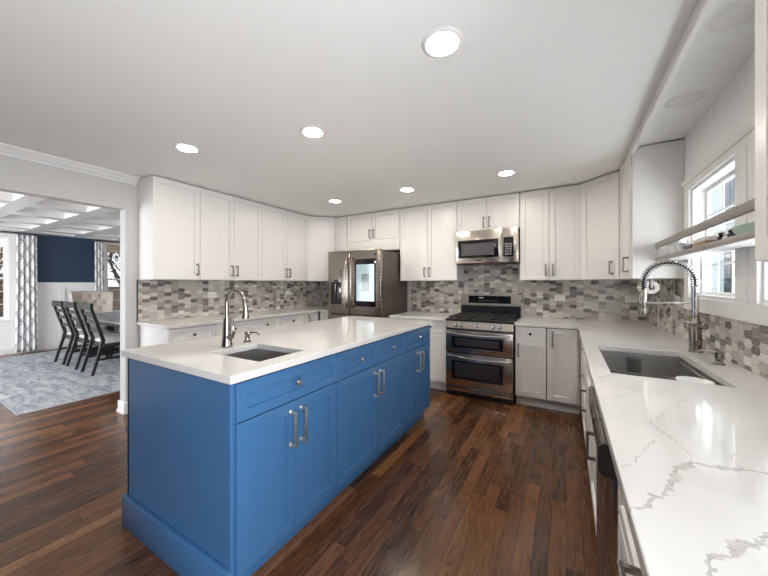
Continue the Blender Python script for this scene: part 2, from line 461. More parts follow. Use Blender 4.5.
    def build(s, name, m, parent=None, smooth=30, bevel=0.0):
        me = bpy.data.meshes.new(name)
        bmesh.ops.recalc_face_normals(s.bm, faces=s.bm.faces[:])
        s.bm.to_mesh(me); s.bm.free()
        me.materials.append(m)
        if smooth:
            me.shade_smooth(); me.set_sharp_from_angle(angle=R(smooth))
        o = bpy.data.objects.new(name, me); COL.objects.link(o)
        if parent is not None: o.parent = parent
        if bevel:
            b = o.modifiers.new('bevel', 'BEVEL'); b.width = bevel; b.segments = 2; b.limit_method = 'ANGLE'; b.angle_limit = R(40)
        return o

def thing(name, label, cat, loc=(0, 0, 0), rz=0.0, group=None):
    o = bpy.data.objects.new(name, None); COL.objects.link(o)
    o.empty_display_size = 0.1
    o.location = loc; o.rotation_euler = (0, 0, R(rz))
    return tag(o, label, cat, group)
def tag(o, label, cat, group=None):
    o['label'] = label; o['category'] = cat
    if group: o['group'] = group
    return o
def struct(o):
    o['kind'] = 'structure'; return o
def copy_tree(o, parent=None):
    c = o.copy(); COL.objects.link(c); c.parent = parent
    for ch in [x for x in bpy.data.objects if x.parent == o]: copy_tree(ch, c)
    return c
BX = lambda *a, **k: MB().box(*a, **k)

# ---------------------------------------------------------------- room shell
XW, XL, YB, ZC = 0.773, -3.91, 4.37, 2.44
YR = -2.6              # rear wall
XD = -9.1              # far wall of the dining room
struct(MB().box(XD - 0.2, XW + 0.15, YR - 0.1, YB + 0.15, -0.06, 0).build('floor', FLOOR))
struct(MB().box(XL - 0.12, XW + 0.15, YR - 0.1, YB + 0.15, ZC, ZC + 0.1).build('ceiling', CEIL))
# back wall
struct(BX(XD - 0.15, XW + 0.15, YB, YB + 0.15, 0, ZC + 0.1).build('wall_back', WALLP))
# right wall with two window openings
WY = [(1.47, 2.10), (2.32, 3.03)]; WZ = (1.24, 2.01)
ys = [0.28, WY[0][0], WY[0][1], WY[1][0], WY[1][1], YB]; zs = [0, WZ[0], WZ[1], ZC]
w = MB()
w.box(XW, XW + 0.10, YR, -1.10, 0, ZC); w.box(XW, XW + 0.10, -1.10, 0.28, 2.12, ZC)
for j in range(5):
    for k in range(3):
        if k == 1 and j in (1, 3): continue
        w.box(XW, XW + 0.095, ys[j], ys[j + 1], zs[k], zs[k + 1])
struct(w.build('wall_right', NICHE, smooth=0))
# left wall with the wide opening to the dining room
OY0, OY1, OZ = 0.2, 1.435, 2.10  # near edge, out of view, placed to keep dining light off the island
w = MB()
w.box(XL - 0.12, XL, OY1, YB, 0, ZC); w.box(XL - 0.12, XL, YR, OY0, 0, ZC); w.box(XL - 0.12, XL, OY0, OY1, OZ, ZC)
struct(w.build('wall_left', WALLP, smooth=0))
# solid unseen rear wall, made navy to cut bounced light
struct(BX(XL - 0.12, XW + 0.15, YR - 0.12, YR, 0, ZC).build('wall_rear', NAVY, smooth=0))
f = MB()
for y in (-1.10, -0.44, 0.22): f.box(XW + 0.04, XW + 0.10, y, y + 0.06, 0.06, 2.06)
f.box(XW + 0.04, XW + 0.10, -1.10, 0.28, 0, 0.06); f.box(XW + 0.04, XW + 0.10, -1.10, 0.28, 2.06, 2.12)
struct(f.build('door_added', TRIM, smooth=0))  # glazed patio door added in the right wall, unseen, to admit fill light

# dining room walls
struct(BX(XD - 0.15, XL - 0.12, YR - 0.12, YR, 0, 0.5).build('wall_dining_near', NAVY))
DW = [(0.55, 1.53), (2.98, 3.85)]; DZ = (0.66, 2.22)
ys = [YR, DW[0][0], DW[0][1], DW[1][0], DW[1][1], YB]
lo, up_ = MB(), MB()
for j in range(5):
    if j in (1, 3):
        lo.box(XD - 0.15, XD, ys[j], ys[j + 1], 0, DZ[0]); up_.box(XD - 0.15, XD, ys[j], ys[j + 1], DZ[1], 2.6)
    else:
        lo.box(XD - 0.15, XD, ys[j], ys[j + 1], 0, 1.35); up_.box(XD - 0.15, XD, ys[j], ys[j + 1], 1.35, 2.6)
struct(lo.build('wall_wainscot', TRIM, smooth=0)); struct(up_.build('wall_dining', NAVY, smooth=0))
t = MB()
for a, b in ((YR, DW[0][0] - 0.1), (DW[0][1] + 0.1, DW[1][0] - 0.1), (DW[1][1] + 0.1, YB)):
    t.box(XD, XD + 0.035, a, b, 1.33, 1.365, bev=0.006)
    t.box(XD, XD + 0.018, a, b, 1.24, 1.33); t.box(XD, XD + 0.018, a, b, 0.14, 0.26)
    n = max(1, round((b - a) / 0.75)); st = (b - a - 0.09) / n
    for k in range(n + 1): t.box(XD, XD + 0.018, a + k * st, a + k * st + 0.09, 0.26, 1.24)
struct(t.build('trim_1', TRIM, smooth=0))
struct(BX(XD, XD + 0.022, YR, YB, 0, 0.14, bev=0.004).build('baseboard_dining', TRIM))
# dining ceiling and its coffer beams
struct(BX(XD - 0.15, XL - 0.12, YR - 0.1, YB, 2.46, 2.56).build('ceiling_dining', CEIL))
t = MB()
for x in (-4.15, -5.02, -5.89, -6.76, -7.63, -8.50, -9.0): t.box(x - 0.13, x + 0.13, YR, YB, 2.33, 2.47)
for y in (-1.65, -0.98, -0.31, 0.36, 1.09, 1.76, 2.45, 3.14, 3.83): t.box(XD, XL - 0.12, y - 0.09, y + 0.09, 2.3305, 2.47)
struct(t.build('trim_2', TRIM, smooth=0, bevel=0.004))
struct(BX(XD, XD + 0.05, YR, YB, 2.325, 2.36, bev=0.01).build('trim_3', TRIM))

# kitchen crown on the left partition
prof = [(0, 0), (0, -0.068), (0.010, -0.068), (0.014, -0.058), (0.030, -0.050), (0.052, -0.036), (0.066, -0.018), (0.078, -0.012), (0.085, -0.010), (0.085, 0)]
t = MB(); t.prism([(XL + a, ZC + b) for a, b in prof], YR, 1.532, 'y')
struct(t.build('trim_4', TRIM, smooth=40))
# baseboard wrapped round the partition's end
t = MB()
t.box(XL - 0.12 - 0.016, XL + 0.016, OY1 - 0.016, OY1 + 0.09, 0, 0.12, bev=0.003)
t.box(XL - 0.12 - 0.024, XL + 0.024, OY1 - 0.024, OY1 + 0.09, 0, 0.03, bev=0.004)
struct(t.build('baseboard_left', TRIM))
# valance board under the ceiling along the window recess
struct(BX(0.443, 0.468, 1.24, 3.18, 2.366, ZC, bev=0.002).build('trim_5', TRIM))

# ---------------------------------------------------------------- windows
def dh_window(idx, x, y0, y1, z0, z1, sgn, nx=3, ny=2, gx=0.045, mid=None, r=0.034):
    """double-hung window in a wall plane x; sgn +1: outside lies at +x"""
    root = bpy.data.objects.new('window_%d' % idx, None); COL.objects.link(root)
    root.location = (x, (y0 + y1) / 2, z0); struct(root)
    hw = (y1 - y0) / 2; h = z1 - z0; mid = mid or h / 2
    def bx(mb, a, b, c, d, e, f): mb.box(min(a * sgn, b * sgn), max(a * sgn, b * sgn), c, d, e, f)
    fr = MB()
    bx(fr, 0.0, 0.098, -hw, -hw + 0.018, 0, h); bx(fr, 0.0, 0.098, hw - 0.018, hw, 0, h)
    bx(fr, 0.0, 0.098, -hw + .0181, hw - .0181, 0, 0.02); bx(fr, 0.0, 0.098, -hw + .0181, hw - .0181, h - 0.018, h)
    fr.build('window_frame', TRIM, root, smooth=0, bevel=0.002)
    for nm, a, b, dx in (('lower_sash', 0.02, mid + 0.02, gx), ('upper_sash', mid - 0.02, h - 0.018, gx + 0.024)):
        s = MB()
        bx(s, dx, dx + 0.022, -hw + 0.018, -hw + 0.018 + r, a, b); bx(s, dx, dx + 0.022, hw - 0.018 - r, hw - 0.018, a, b)
        bx(s, dx, dx + 0.022, -hw + 0.018 + r, hw - 0.018 - r, a, a + r); bx(s, dx, dx + 0.022, -hw + 0.018 + r, hw - 0.018 - r, b - r, b)
        y_0, y_1 = -hw + 0.018 + r, hw - 0.018 - r
        for k in range(1, nx):
            c = y_0 + (y_1 - y_0) * k / nx; bx(s, dx + 0.010, dx + 0.018, c - 0.006, c + 0.006, a + r, b - r)
        for k in range(1, ny):
            c = a + r + (b - a - 2 * r) * k / ny; bx(s, dx + 0.0102, dx + 0.0178, y_0, y_1, c - 0.006, c + 0.006)
        so = s.build(nm, TRIM, root, smooth=0)
        g = MB(); bx(g, dx + 0.0125, dx + 0.0155, y_0, y_1, a + r, b - r); g.build('window_pane', GLASS, so, smooth=0)
    return root
dh_window(1, XW, *WY[1], *WZ, 1, mid=0.40, r=0.024)
dh_window(2, XW, *WY[0], *WZ, 1, mid=0.40, r=0.024)
dh_window(3, XD, *DW[0], *DZ, -1, nx=2, ny=3)
dh_window(4, XD, *DW[1], *DZ, -1, nx=3, ny=3)
# kitchen window casing
t = MB()
x0, x1 = XW - 0.018, XW
for a, b in ((WY[1][1], 3.125), (WY[0][1], 2.185), (2.20, WY[1][0]), (1.29, WY[0][0])): t.box(x0, x1, a, b, 1.24, 2.01)
t.box(x0 - 0.001, x1, 1.29, 3.125, 2.0101, 2.055); t.box(x0 - 0.014, x1, 1.27, 3.14, 2.0551, 2.09)
t.box(x0 - 0.001, x1, 1.29, 3.125, 1.15, 1.2399)
t.box(x0 - 0.006, x1, 2.1851, 2.1999, 1.2401, 2.01)
for a, b in WY: t.box(XW + 0.0005, XW + 0.05, a + 0.001, b - 0.001, 1.2405, 1.262)
struct(t.build('trim_6', TRIM, smooth=0, bevel=0.002))
# dining window casings
for k, (a, b) in enumerate(DW):
    t = MB()
    t.box(XD, XD + 0.02, a - 0.09, a, DZ[0] - 0.09, DZ[1] + 0.09); t.box(XD, XD + 0.02, b, b + 0.09, DZ[0] - 0.09, DZ[1] + 0.09)
    t.box(XD, XD + 0.02, a + .0002, b - .0002, DZ[1], DZ[1] + 0.09); t.box(XD, XD + 0.02, a + .0002, b - .0002, DZ[0] - 0.09, DZ[0] - 0.0201); t.box(XD, XD + 0.05, a - 0.1, b + 0.1, DZ[0] - 0.02, DZ[0])
    struct(t.build('trim_%d' % (7 + k), TRIM, smooth=0, bevel=0.002))

# ---------------------------------------------------------------- cabinets
def shaker(x0, x1, z0, z1, rail=0.057, th=0.019, rec=0.011):
    """door or drawer front, its back on y=0, its face at y=-th"""
    mb = MB(); bm = mb.bm
    e = 0.0015
    def ring(a, y): return [bm.verts.new(v) for v in ((x0 + a, y, z0 + a), (x1 - a, y, z0 + a), (x1 - a, y, z1 - a), (x0 + a, y, z1 - a))]
    rs = [ring(0, 0), ring(0, -th + e), ring(e, -th), ring(rail, -th), ring(rail + 0.002, -th + rec)]
    bm.faces.new(rs[0][::-1])
    for A, B in zip(rs, rs[1:]):
        for k in range(4): bm.faces.new((A[k], A[(k + 1) % 4], B[(k + 1) % 4], B[k]))
    bm.faces.new(rs[-1])
    return mb

def pull(mb, x, z0, z1, y=-0.019, r=0.0055, out=0.032):
    """flat bar pull standing upright"""
    mb.box(x - 0.006, x + 0.006, y - out - 0.007, y - out + 0.004, z0, z1, bev=0.002)
    for z in (z0 + 0.008, z1 - 0.008):
        mb.box(x - 0.006, x + 0.006, y - out, y, z - 0.008, z + 0.008, bev=0.002)
        mb.box(x - 0.009, x + 0.009, y - 0.004, y, z - 0.011, z + 0.011, bev=0.0015)
    return mb
def pull_h(mb, x0, x1, z, y=-0.019, out=0.032):
    mb.box(x0, x1, y - out - 0.007, y - out + 0.004, z - 0.006, z + 0.006, bev=0.002)
    for x in (x0 + 0.008, x1 - 0.008): mb.box(x - 0.006, x + 0.006, y - out, y, z - 0.006, z + 0.006, bev=0.002)
    return mb
def knob(mb, x, z, y=-0.019, r=0.015):
    return mb.lathe([(0.0, 0.0), (0.0085, 0.0), (0.0055, -0.008), (0.0055, -0.014), (r * 0.9, -0.018), (r, -0.023), (r * 0.85, -0.029), (0.0, -0.030)], (x, y, z), 20, 'y')

G = 0.0028
def cabinet(name, label, loc, rz, wd, z0, z1, depth, fronts, m=CAB, hm=PULLM, km=NICKEL, toe=0.0, group=None, top_gap=0.0, cat='cabinet', toe_h=0.1, hmat=None):
    """fronts: (x0, x1, z0, z1, kind, handle) with handle ('v', x, z0, z1) | ('k', x, z) | ('h', x0, x1, z) | None"""
    root = thing(name, label, cat, (loc[0], loc[1], 0), rz, group)
    zb = z0 + (toe_h if toe else 0)
    BX(0.002, wd - 0.002, 0.0, depth, zb, z1).build('carcass', m, root, smooth=0, bevel=0.001)
    if toe: BX(0.001, wd - 0.001, toe, toe + 0.018, z0, zb).build('toe_kick', m, root, smooth=0)
    for fr in fronts:
        a, b, c, d, kind, hd = fr[:6]
        rail = 0.057 if kind == 'door' else 0.038
        nm = {'door': 'door', 'drawer': 'drawer', 'panel': 'filler_panel'}[kind]
        if kind == 'panel': o = BX(a + G, b - G, -0.019, 0, c + G, d - G, bev=0.001).build(nm, m, root)
        else: o = shaker(a + G, b - G, c + G, d - G, rail).build(nm, m, root, smooth=20)
        if hd:
            if hd[0] == 'v': pull(MB(), hd[1], hd[2], hd[3]).build('handle', hm, o)
            elif hd[0] == 'k': knob(MB(), hd[1], hd[2]).build('knob', km, o)
            elif hd[0] == 'h': pull_h(MB(), hd[1], hd[2], hd[3]).build('handle', hm, o)
    return root

ZU0, ZU1 = 1.379, 2.427
UD = 0.33 - 0.019
DT = 2.426     # top of upper doors
def upper(label, loc, rz, wd, doors, z0=ZU0, depth=UD, group='white wall cabinets', name='wall_cabinet'):
    return cabinet(name, label, loc, rz, wd, z0, ZU1, depth, [(a, b, z0 + 0.002 + fb, DT, 'door', h) for a, b, h, fb in doors], group=group)
hz = (1.43, 1.56)
# left wall, x axis of the cabinet runs to +y; face X = -3.58
fx = -3.58 - 0.019
def lw(y0, y1, doors, label):
    wd = y1 - y0
    return upper(label, (fx, y0), 90, wd, [(a, b, h, 0) for a, b, h in doors])
lw(1.54, 2.01, [(0, 0.47, ('v', 0.435, *hz))], 'single-door white wall cabinet at the left end, next to the dining room opening')
lw(2.01, 2.845, [(0, 0.4175, ('v', 0.385, *hz)), (0.4175, 0.835, ('v', 0.45, *hz))], 'two-door white wall cabinet above the island faucet, second from the left')
lw(2.845, 3.735, [(0, 0.445, ('v', 0.41, *hz)), (0.445, 0.89, ('v', 0.48, *hz))], 'two-door white wall cabinet on the left wall, next to the slanted corner cabinet')

def corner_upper(label, P, Q, corner, inward, handle):
    """diagonal wall cabinet; P, Q ends of the diagonal face, walls meeting at corner"""
    P, Q, C0 = Vector(P), Vector(Q), Vector(corner)
    d = (Q - P); L = d.length; ang = math.atan2(d.y, d.x)
    root = thing('corner_wall_cabinet', label, 'cabinet', (P.x, P.y, 0), math.degrees(ang), 'slanted corner wall cabinets')
    Mi = Matrix.Rotation(-ang, 2)
    poly = [Mi @ (v - P) for v in inward(P, Q, C0)]
    MB().prism([(v.x, v.y) for v in poly], ZU0, ZU1).build('carcass', CAB, root, smooth=0)
    o = shaker(0.004, L - 0.004, ZU0 + 0.003, DT).build('door', CAB, root, smooth=20)
    if handle is not None: pull(MB(), handle, *hz).build('handle', PULLM, o)
    return root
e = 0.019 * 0.7
P = (-3.58 - e - 0.004, 3.742); Q = (-3.318, 4.04 + e - 0.003)
corner_upper('slanted corner wall cabinet in the left back corner, beside the refrigerator', P, Q, (XL, YB),
             lambda P, Q, C: [P, Q, Vector((Q.x, YB - 0.004)), Vector((XL + 0.004, YB - 0.004)), Vector((XL + 0.004, P.y))], None)
P = (0.150, 4.04 + e - 0.003); Q = (0.443 + e - 0.003, 3.752)
corner_upper('slanted corner wall cabinet in the right back corner, with a pull at its right', P, Q, (XW, YB),
             lambda P, Q, C: [P, Q, Vector((XW - 0.004, Q.y)), Vector((XW - 0.004, YB - 0.004)), Vector((P.x, YB - 0.004))], 0.355)
# back wall uppers, face y = 4.04
fy = 4.04 + 0.019
DB = 0.305
cabinet('filler_cabinet', 'narrow plain white filler panel between the left corner cabinet and the refrigerator cabinet', (-3.314, fy), 0, 0.264, 1.83, ZU1, DB, [(0, 0.264, 1.832, DT, 'panel', None)])
cabinet('refrigerator_wall_cabinet', 'short two-door white wall cabinet right above the refrigerator', (-3.048, fy), 0, 0.958, 1.835, ZU1, DB,
        [(0, 0.958, 1.836, 2.0, 'panel', None), (0.01, 0.477, 2.005, DT, 'door', ('v', 0.445, 2.035, 2.165)), (0.481, 0.948, 2.005, DT, 'door', ('v', 0.513, 2.035, 2.165))], group='white wall cabinets')
cabinet('wall_cabinet', 'tall two-door white wall cabinet between the refrigerator and the microwave', (-2.083, fy), 0, 0.84, ZU0, ZU1, DB,
        [(0, 0.42, ZU0, DT, 'door', ('v', 0.385, *hz)), (0.42, 0.84, ZU0, DT, 'door', ('v', 0.455, *hz))], group='white wall cabinets')
cabinet('wall_cabinet', 'short two-door white wall cabinet right above the microwave', (-1.241, fy), 0, 0.76, 2.012, ZU1, DB,
        [(0, 0.378, 2.012, DT, 'door', ('v', 0.345, 2.045, 2.175)), (0.378, 0.76, 2.012, DT, 'door', ('v', 0.413, 2.045, 2.175))], group='white wall cabinets')
cabinet('wall_cabinet', 'tall two-door white wall cabinet directly right of the microwave', (-0.479, fy), 0, 0.622, ZU0, ZU1, DB,
        [(0, 0.311, ZU0, DT, 'door', ('v', 0.275, *hz)), (0.311, 0.622, ZU0, DT, 'door', ('v', 0.347, *hz))], group='white wall cabinets')
# right wall uppers (rotated -90: local x runs to -y), face X = .443
fxr = 0.443 + 0.019
cabinet('wall_cabinet', 'white wall cabinet at the far end of the sink window, plain side facing the camera', (fxr, 3.745), -90, 0.567, ZU0, ZU1, 0.309,
        [(0, 0.545, ZU0, DT, 'door', ('v', 0.50, 1.43, 1.56))], group='white wall cabinets')
cabinet('wall_cabinet', 'white wall cabinet cut by the right edge of the photo, near the sink window', (fxr, 1.246), -90, 0.80, ZU0 + 0.015, ZU1, 0.309,
        [(0, 0.40, ZU0 + 0.015, DT, 'door', ('v', 0.365, *hz)), (0.40, 0.80, ZU0 + 0.015, DT, 'door', ('v', 0.435, *hz))], group='white wall cabinets')

# --- base cabinets
CT, ST = 0.915, 0.034           # perimeter worktop height and thickness
ZB = CT - ST
def bfront(a, b, top, hand, zt=ZB, dr=0.155, pz=None):
    """a drawer over a door"""
    out = [(a, b, zt - 0.006 - dr, zt - 0.006, 'drawer', ('k', (a + b) / 2, zt - 0.006 - dr / 2))]
    hx = a + 0.035 if hand == 'l' else b - 0.035
    out.append((a, b, 0.115, zt - 0.012 - dr, 'door', ('v', hx, zt - 0.012 - dr - 0.17, zt - 0.012 - dr - 0.03)))
    return out
CTL = 0.935
ZBL = CTL - ST
bx0 = -3.30 - 0.019
gb = 'white base cabinets'
cabinet('base_cabinet', 'first white base cabinet of the left wall run, next to the dining room opening', (bx0, 1.55), 90, 0.47, 0, ZBL, 0.57, bfront(0, 0.47, 1, 'r', ZBL), toe=0.06, group=gb)
cabinet('base_cabinet', 'second white base cabinet of the left wall run, behind the island faucet', (bx0, 2.02), 90, 0.45, 0, ZBL, 0.57, bfront(0, 0.45, 1, 'l', ZBL), toe=0.06, group=gb)
cabinet('base_cabinet', 'wide white base cabinet of the left wall run with two drawers side by side', (bx0, 2.47), 90, 0.88, 0, ZBL, 0.57,
        bfront(0, 0.44, 1, 'r', ZBL) + bfront(0.44, 0.88, 1, 'l', ZBL), toe=0.06, group=gb)
cabinet('base_cabinet', 'narrow full-height-door base cabinet ending the left wall run by the refrigerator', (bx0, 3.35), 90, 0.33, 0, ZBL, 0.57,
        [(0, 0.30, 0.115, ZBL - 0.006, 'door', ('v', 0.08, ZBL - 0.17, ZBL - 0.03))], toe=0.06, group=gb)
by = 3.69 + 0.019
cabinet('base_cabinet', 'white corner base cabinet hidden mostly behind the island, left of the refrigerator', (-3.318, by), 0, 0.285, 0, ZBL, 0.64,
        [(0.02, 0.285, 0.115, ZBL - 0.006, 'door', None)], toe=0.06, group=gb)
cabinet('base_cabinet', 'white base cabinet between the refrigerator and the range', (-2.055, by), 0, 0.785, 0, ZB, 0.64,
        bfront(0, 0.39, 1, 'r') + bfront(0.39, 0.785, 1, 'l'), toe=0.06, group=gb)
cabinet('base_cabinet', 'white base cabinet with one drawer and one door, directly right of the range', (-0.485, by), 0, 0.305, 0, ZB, 0.64,
        bfront(0, 0.305, 1, 'l'), toe=0.06, group=gb)
cabinet('base_cabinet', 'white corner base cabinet with one full-height door, where the worktop turns', (-0.178, by), 0, 0.30, 0, ZB, 0.64,
        [(0.004, 0.278, 0.115, ZB - 0.006, 'door', ('v', 0.055, ZB - 0.20, ZB - 0.04))], toe=0.06, group=gb)
# right run: face X = .125 (local x to -y)
rx = 0.125 + 0.019
cabinet('base_cabinet', 'white three-drawer base cabinet on the sink wall, nearest the back corner', (rx, 3.68), -90, 0.918, 0, ZB, 0.61,
        [(0.02, 0.38, 0.115, ZB - 0.006, 'panel', None)] + [(0.38, 0.916, a, b, 'drawer', ('k', 0.45, (a + b) / 2)) for a, b in ((0.665, ZB - 0.006), (0.40, 0.66), (0.115, 0.395))], toe=0.06, group=gb)
SINKCAB = cabinet('base_cabinet', 'white two-door base cabinet under the large kitchen sink', (rx, 2.760), -90, 1.037, 0, 0.62, 0.61,
        [(0, 0.5, 0.115, 0.62, 'door', ('v', 0.045, 0.40, 0.56)), (0.5, 1.037, 0.115, 0.62, 'door', ('v', 0.90, 0.46, 0.60)), (0, 1.037, 0.625, ZB - 0.006, 'drawer', None)], toe=0.06, group=gb)
BX(0.001, 0.018, 0, 0.6, 0.62, ZB).build('side_panel', CAB, SINKCAB, smooth=0)
cabinet('base_cabinet', 'white drawer base cabinet nearest the camera, in front of the dishwasher', (rx, 1.088), -90, 0.78, 0, ZB, 0.61,
        [(0, 0.78, 0.70, ZB - 0.006, 'drawer', ('h', 0.32, 0.46, 0.785)), (0, 0.78, 0.41, 0.695, 'drawer', ('h', 0.32, 0.46, 0.56)), (0, 0.78, 0.115, 0.405, 'drawer', ('h', 0.32, 0.46, 0.27))], toe=0.06, group=gb)

# ---------------------------------------------------------------- worktops
t = MB(); t.grid_slab([XL + 0.002, -3.28, -3.035], [1.53, 3.67, YB - 0.002], CTL - ST, CTL, lambda x, y: x < -3.28 or y > 3.67)
tag(t.build('countertop', QUARTZ, smooth=0, bevel=0.003), 'white quartz worktop along the left wall below the wall cabinets', 'countertop', 'perimeter worktops')
tag(BX(-2.06, -1.2655, 3.66, YB - 0.002, CT - ST, CT).build('countertop', QUARTZ, smooth=0, bevel=0.003), 'short white quartz worktop between refrigerator and range', 'countertop', 'perimeter worktops')
SX = (0.185, 0.605); SY = (1.82, 2.592)
t = MB(); t.grid_slab([-0.487, 0.102, SX[0], SX[1], XW - 0.002], [0.30, SY[0], SY[1], 3.66, YB - 0.002], CT - ST, CT,
                      lambda x, y: (x > 0.102 or y > 3.66) and not (SX[0] < x < SX[1] and SY[0] < y < SY[1]))
tag(t.build('countertop', QUARTZ, smooth=0, bevel=0.003), 'large L-shaped grey-veined white quartz worktop in the right foreground, around the big sink', 'countertop', 'perimeter worktops')

# ---------------------------------------------------------------- island
IZ = 0.966
IX0, IX1, IY0, IY1 = -2.144, -1.155, 0.768, 2.955
ISX = (-1.664, -1.262); ISY = (0.985, 1.285)
FXI = -1.172              # plane of the door faces
isl = thing('kitchen_island', 'blue painted kitchen island with drawers and doors in the middle of the room', 'kitchen island', (FXI - 0.019, 0.79, 0), 90)
DI = (FXI - 0.019) - (-2.125)      # depth
LEN = 2.93 - 0.79
zt = IZ - ST
t = MB()      # carcass as panels so the sink hangs inside
t.box(0, LEN, DI - 0.02, DI, 0.0, zt); t.box(0, 0.02, 0, DI, 0.0, zt); t.box(LEN - 0.02, LEN, 0, DI, 0.115, zt)
t.box(0.02, LEN - 0.02, 0.0, DI - 0.02, 0.115, 0.135); t.box(0.02, LEN - 0.02, 0.0, 0.02, 0.135, zt)
t.box(0.66, 0.68, 0.02, DI - 0.02, 0.135, zt)
t.build('carcass', BLUE, isl, smooth=0, bevel=0.0015)
BX(0.02, LEN - 0.0, 0.055, 0.075, 0, 0.115).build('toe_kick', BLUE, isl, smooth=0)
# base moulding wrapped round the near end
t = MB()
t.box(-0.026, -0.0005, -0.012, DI, 0.0, 0.163, bev=0.003)
t.build('base_moulding', BLUE, isl)
divs = [(0.018, 0.668), (0.674, 1.575), (1.581, 2.135)]
DZT = 0.752
def islh(o, x): pull(MB(), x, 0.535, 0.712, out=0.034).build('handle', SATIN, o)
for k, (a, b) in enumerate(divs):
    mid = (a + b) / 2
    spans = [(a, b)] if k != 1 else [(a, mid), (mid, b)]
    for c, d in spans:
        o = shaker(c + 0.002, d - 0.002, DZT + 0.006, zt - 0.010, 0.045).build('drawer', BLUE, isl, smooth=20)
        knob(MB(), (c + d) / 2, (DZT + zt) / 2, r=0.016).build('knob', CHROME_B, o)
    for c, d, hx in ((a, mid, mid - 0.035), (mid, b, mid + 0.035)):
        o = shaker(c + 0.002, d - 0.002, 0.118, DZT, 0.057).build('door', BLUE, isl, smooth=20)
        islh(o, hx)
t = MB(); t.grid_slab([IX0, ISX[0], ISX[1], IX1], [IY0, ISY[0], ISY[1], IY1], IZ - ST, IZ, lambda x, y: not (ISX[0] < x < ISX[1] and ISY[0] < y < ISY[1]))
tag(t.build('island_countertop', QUARTZ, smooth=0, bevel=0.003), 'white quartz worktop lying on the blue island', 'countertop')

# ---------------------------------------------------------------- sinks
def basin(name, label, x0, x1, y0, y1, ztop, dep, group=None, th=0.004, ledge=0.0, cat='sink'):
    root = thing(name, label, cat, ((x0 + x1) / 2, (y0 + y1) / 2, ztop - dep))
    a, b = (x1 - x0) / 2, (y1 - y0) / 2
    t = MB()
    t.box(-a - th, a + th, -b - th, b + th, -th, 0.0)
    t.box(-a - th, -a, -b - th, b + th, 0, dep); t.box(a, a + th, -b - th, b + th, 0, dep)
    t.box(-a, a, -b - th, -b, 0, dep); t.box(-a, a, b, b + th, 0, dep)
    r = 0.02
    t.box(-a - r, -a - th, -b - r, b + r, dep - 0.003, dep); t.box(a + th, a + r, -b - r, b + r, dep - 0.003, dep)
    if ledge:
        t.box(-a, -a + ledge, -b, b, dep - 0.03, dep - 0.026); t.box(a - ledge, a, -b, b, dep - 0.03, dep - 0.026)
    t.build('bowl', SINKM, root, smooth=0)
    MB().lathe([(0.0, 0.0006), (0.03, 0.0006), (0.036, 0.004), (0.048, 0.004), (0.050, 0.0006)], (0, 0, 0), 24).build('drain', CHROME, root)
    return root
basin('bar_sink', 'small square stainless sink set in the island worktop', ISX[0] - 0.003, ISX[1] + 0.003, ISY[0] - 0.003, ISY[1] + 0.003, IZ - ST, 0.18)
basin('kitchen_sink', 'large rectangular stainless sink set in the right worktop under the window', SX[0] - 0.003, SX[1] + 0.003, SY[0] - 0.003, SY[1] + 0.003, CT - ST, 0.23, ledge=0.012)

# things in the large sink
t = MB()
zr = 0.878; zb0 = CT - ST - 0.23
for y in (1.86, 2.03):
    t.box(SX[0] - 0.001, SX[1] + 0.001, y - 0.006, y + 0.006, zr - 0.006, zr + 0.002)
for k in range(10):
    x = SX[0] + 0.02 + k * 0.042; t.tube([(x, 1.86, zr - 0.004), (x, 1.872, zr - 0.045), (x, 2.018, zr - 0.045), (x, 2.03, zr - 0.004)], 0.0025, 6)
tag(t.build('dish_rack', CHROME_B), 'narrow steel dish rack hung across the near half of the large sink', 'rack')
t = MB()
t.lathe([(0.030, 0.0), (0.040, 0.215), (0.037, 0.215), (0.028, 0.006), (0.0, 0.006)], (0.37, 2.50, zb0 + 0.002), 24)
GL2 = m_glass('drinking_glass', (0.86, 0.88, 0.88))
tag(t.build('drinking_glass', GL2), 'tall clear drinking glass standing at the far end of the large sink', 'glass')
t = MB(); t.lathe([(0.0, 0.0), (0.030, 0.0), (0.058, 0.028), (0.066, 0.058), (0.062, 0.060), (0.054, 0.030), (0.028, 0.005), (0.0, 0.005)], (0.505, 1.945, zr - 0.0415), 32)
tag(t.build('bowl', CERAM), 'white bowl standing in the dish rack of the large sink', 'bowl')
t = MB(); t.lathe([(0.0, 0.0), (0.07, 0.0), (0.125, 0.018), (0.127, 0.022), (0.07, 0.006), (0.0, 0.006)], (0.45, 2.18, zb0 + 0.002), 36)
tag(t.build('plate', CERAM), 'white plate lying on the floor of the large sink', 'plate')

# ---------------------------------------------------------------- faucets and soap pumps
def arc(c, r, a0, a1, n, ax, ay):
    return [(c[0] + r * math.cos(t) * ax, c[1] + r * math.cos(t) * ay, c[2] + r * math.sin(t)) for t in [a0 + (a1 - a0) * k / n for k in range(n + 1)]]
fc = thing('island_faucet', 'brushed nickel gooseneck faucet standing on the island worktop', 'faucet', (-1.735, 1.13, IZ))
MB().lathe([(0.030, 0), (0.032, 0.004), (0.030, 0.012), (0.024, 0.06), (0.019, 0.16), (0.0165, 0.172), (0.0, 0.172)], (0, 0, 0), 28).build('body', NICKEL, fc)
t = MB(); h0 = 0.165; top = 0.250; r = 0.083
pts = [(0, 0, h0), (0, 0, 0.21), (0, 0, top)] + arc((r, 0, top), r, math.pi, 0.18, 18, 1, 0)[1:] + [(r * 2 + 0.003, 0, 0.235)]
t.tube(pts, 0.0112, 14); t.build('neck', NICKEL, fc)
MB().lathe([(0.0125, 0.0), (0.0135, -0.02), (0.0195, -0.062), (0.0195, -0.070), (0.0, -0.070)], (r * 2 + 0.006, 0, 0.245), 22).build('spray_head', NICKEL, fc)
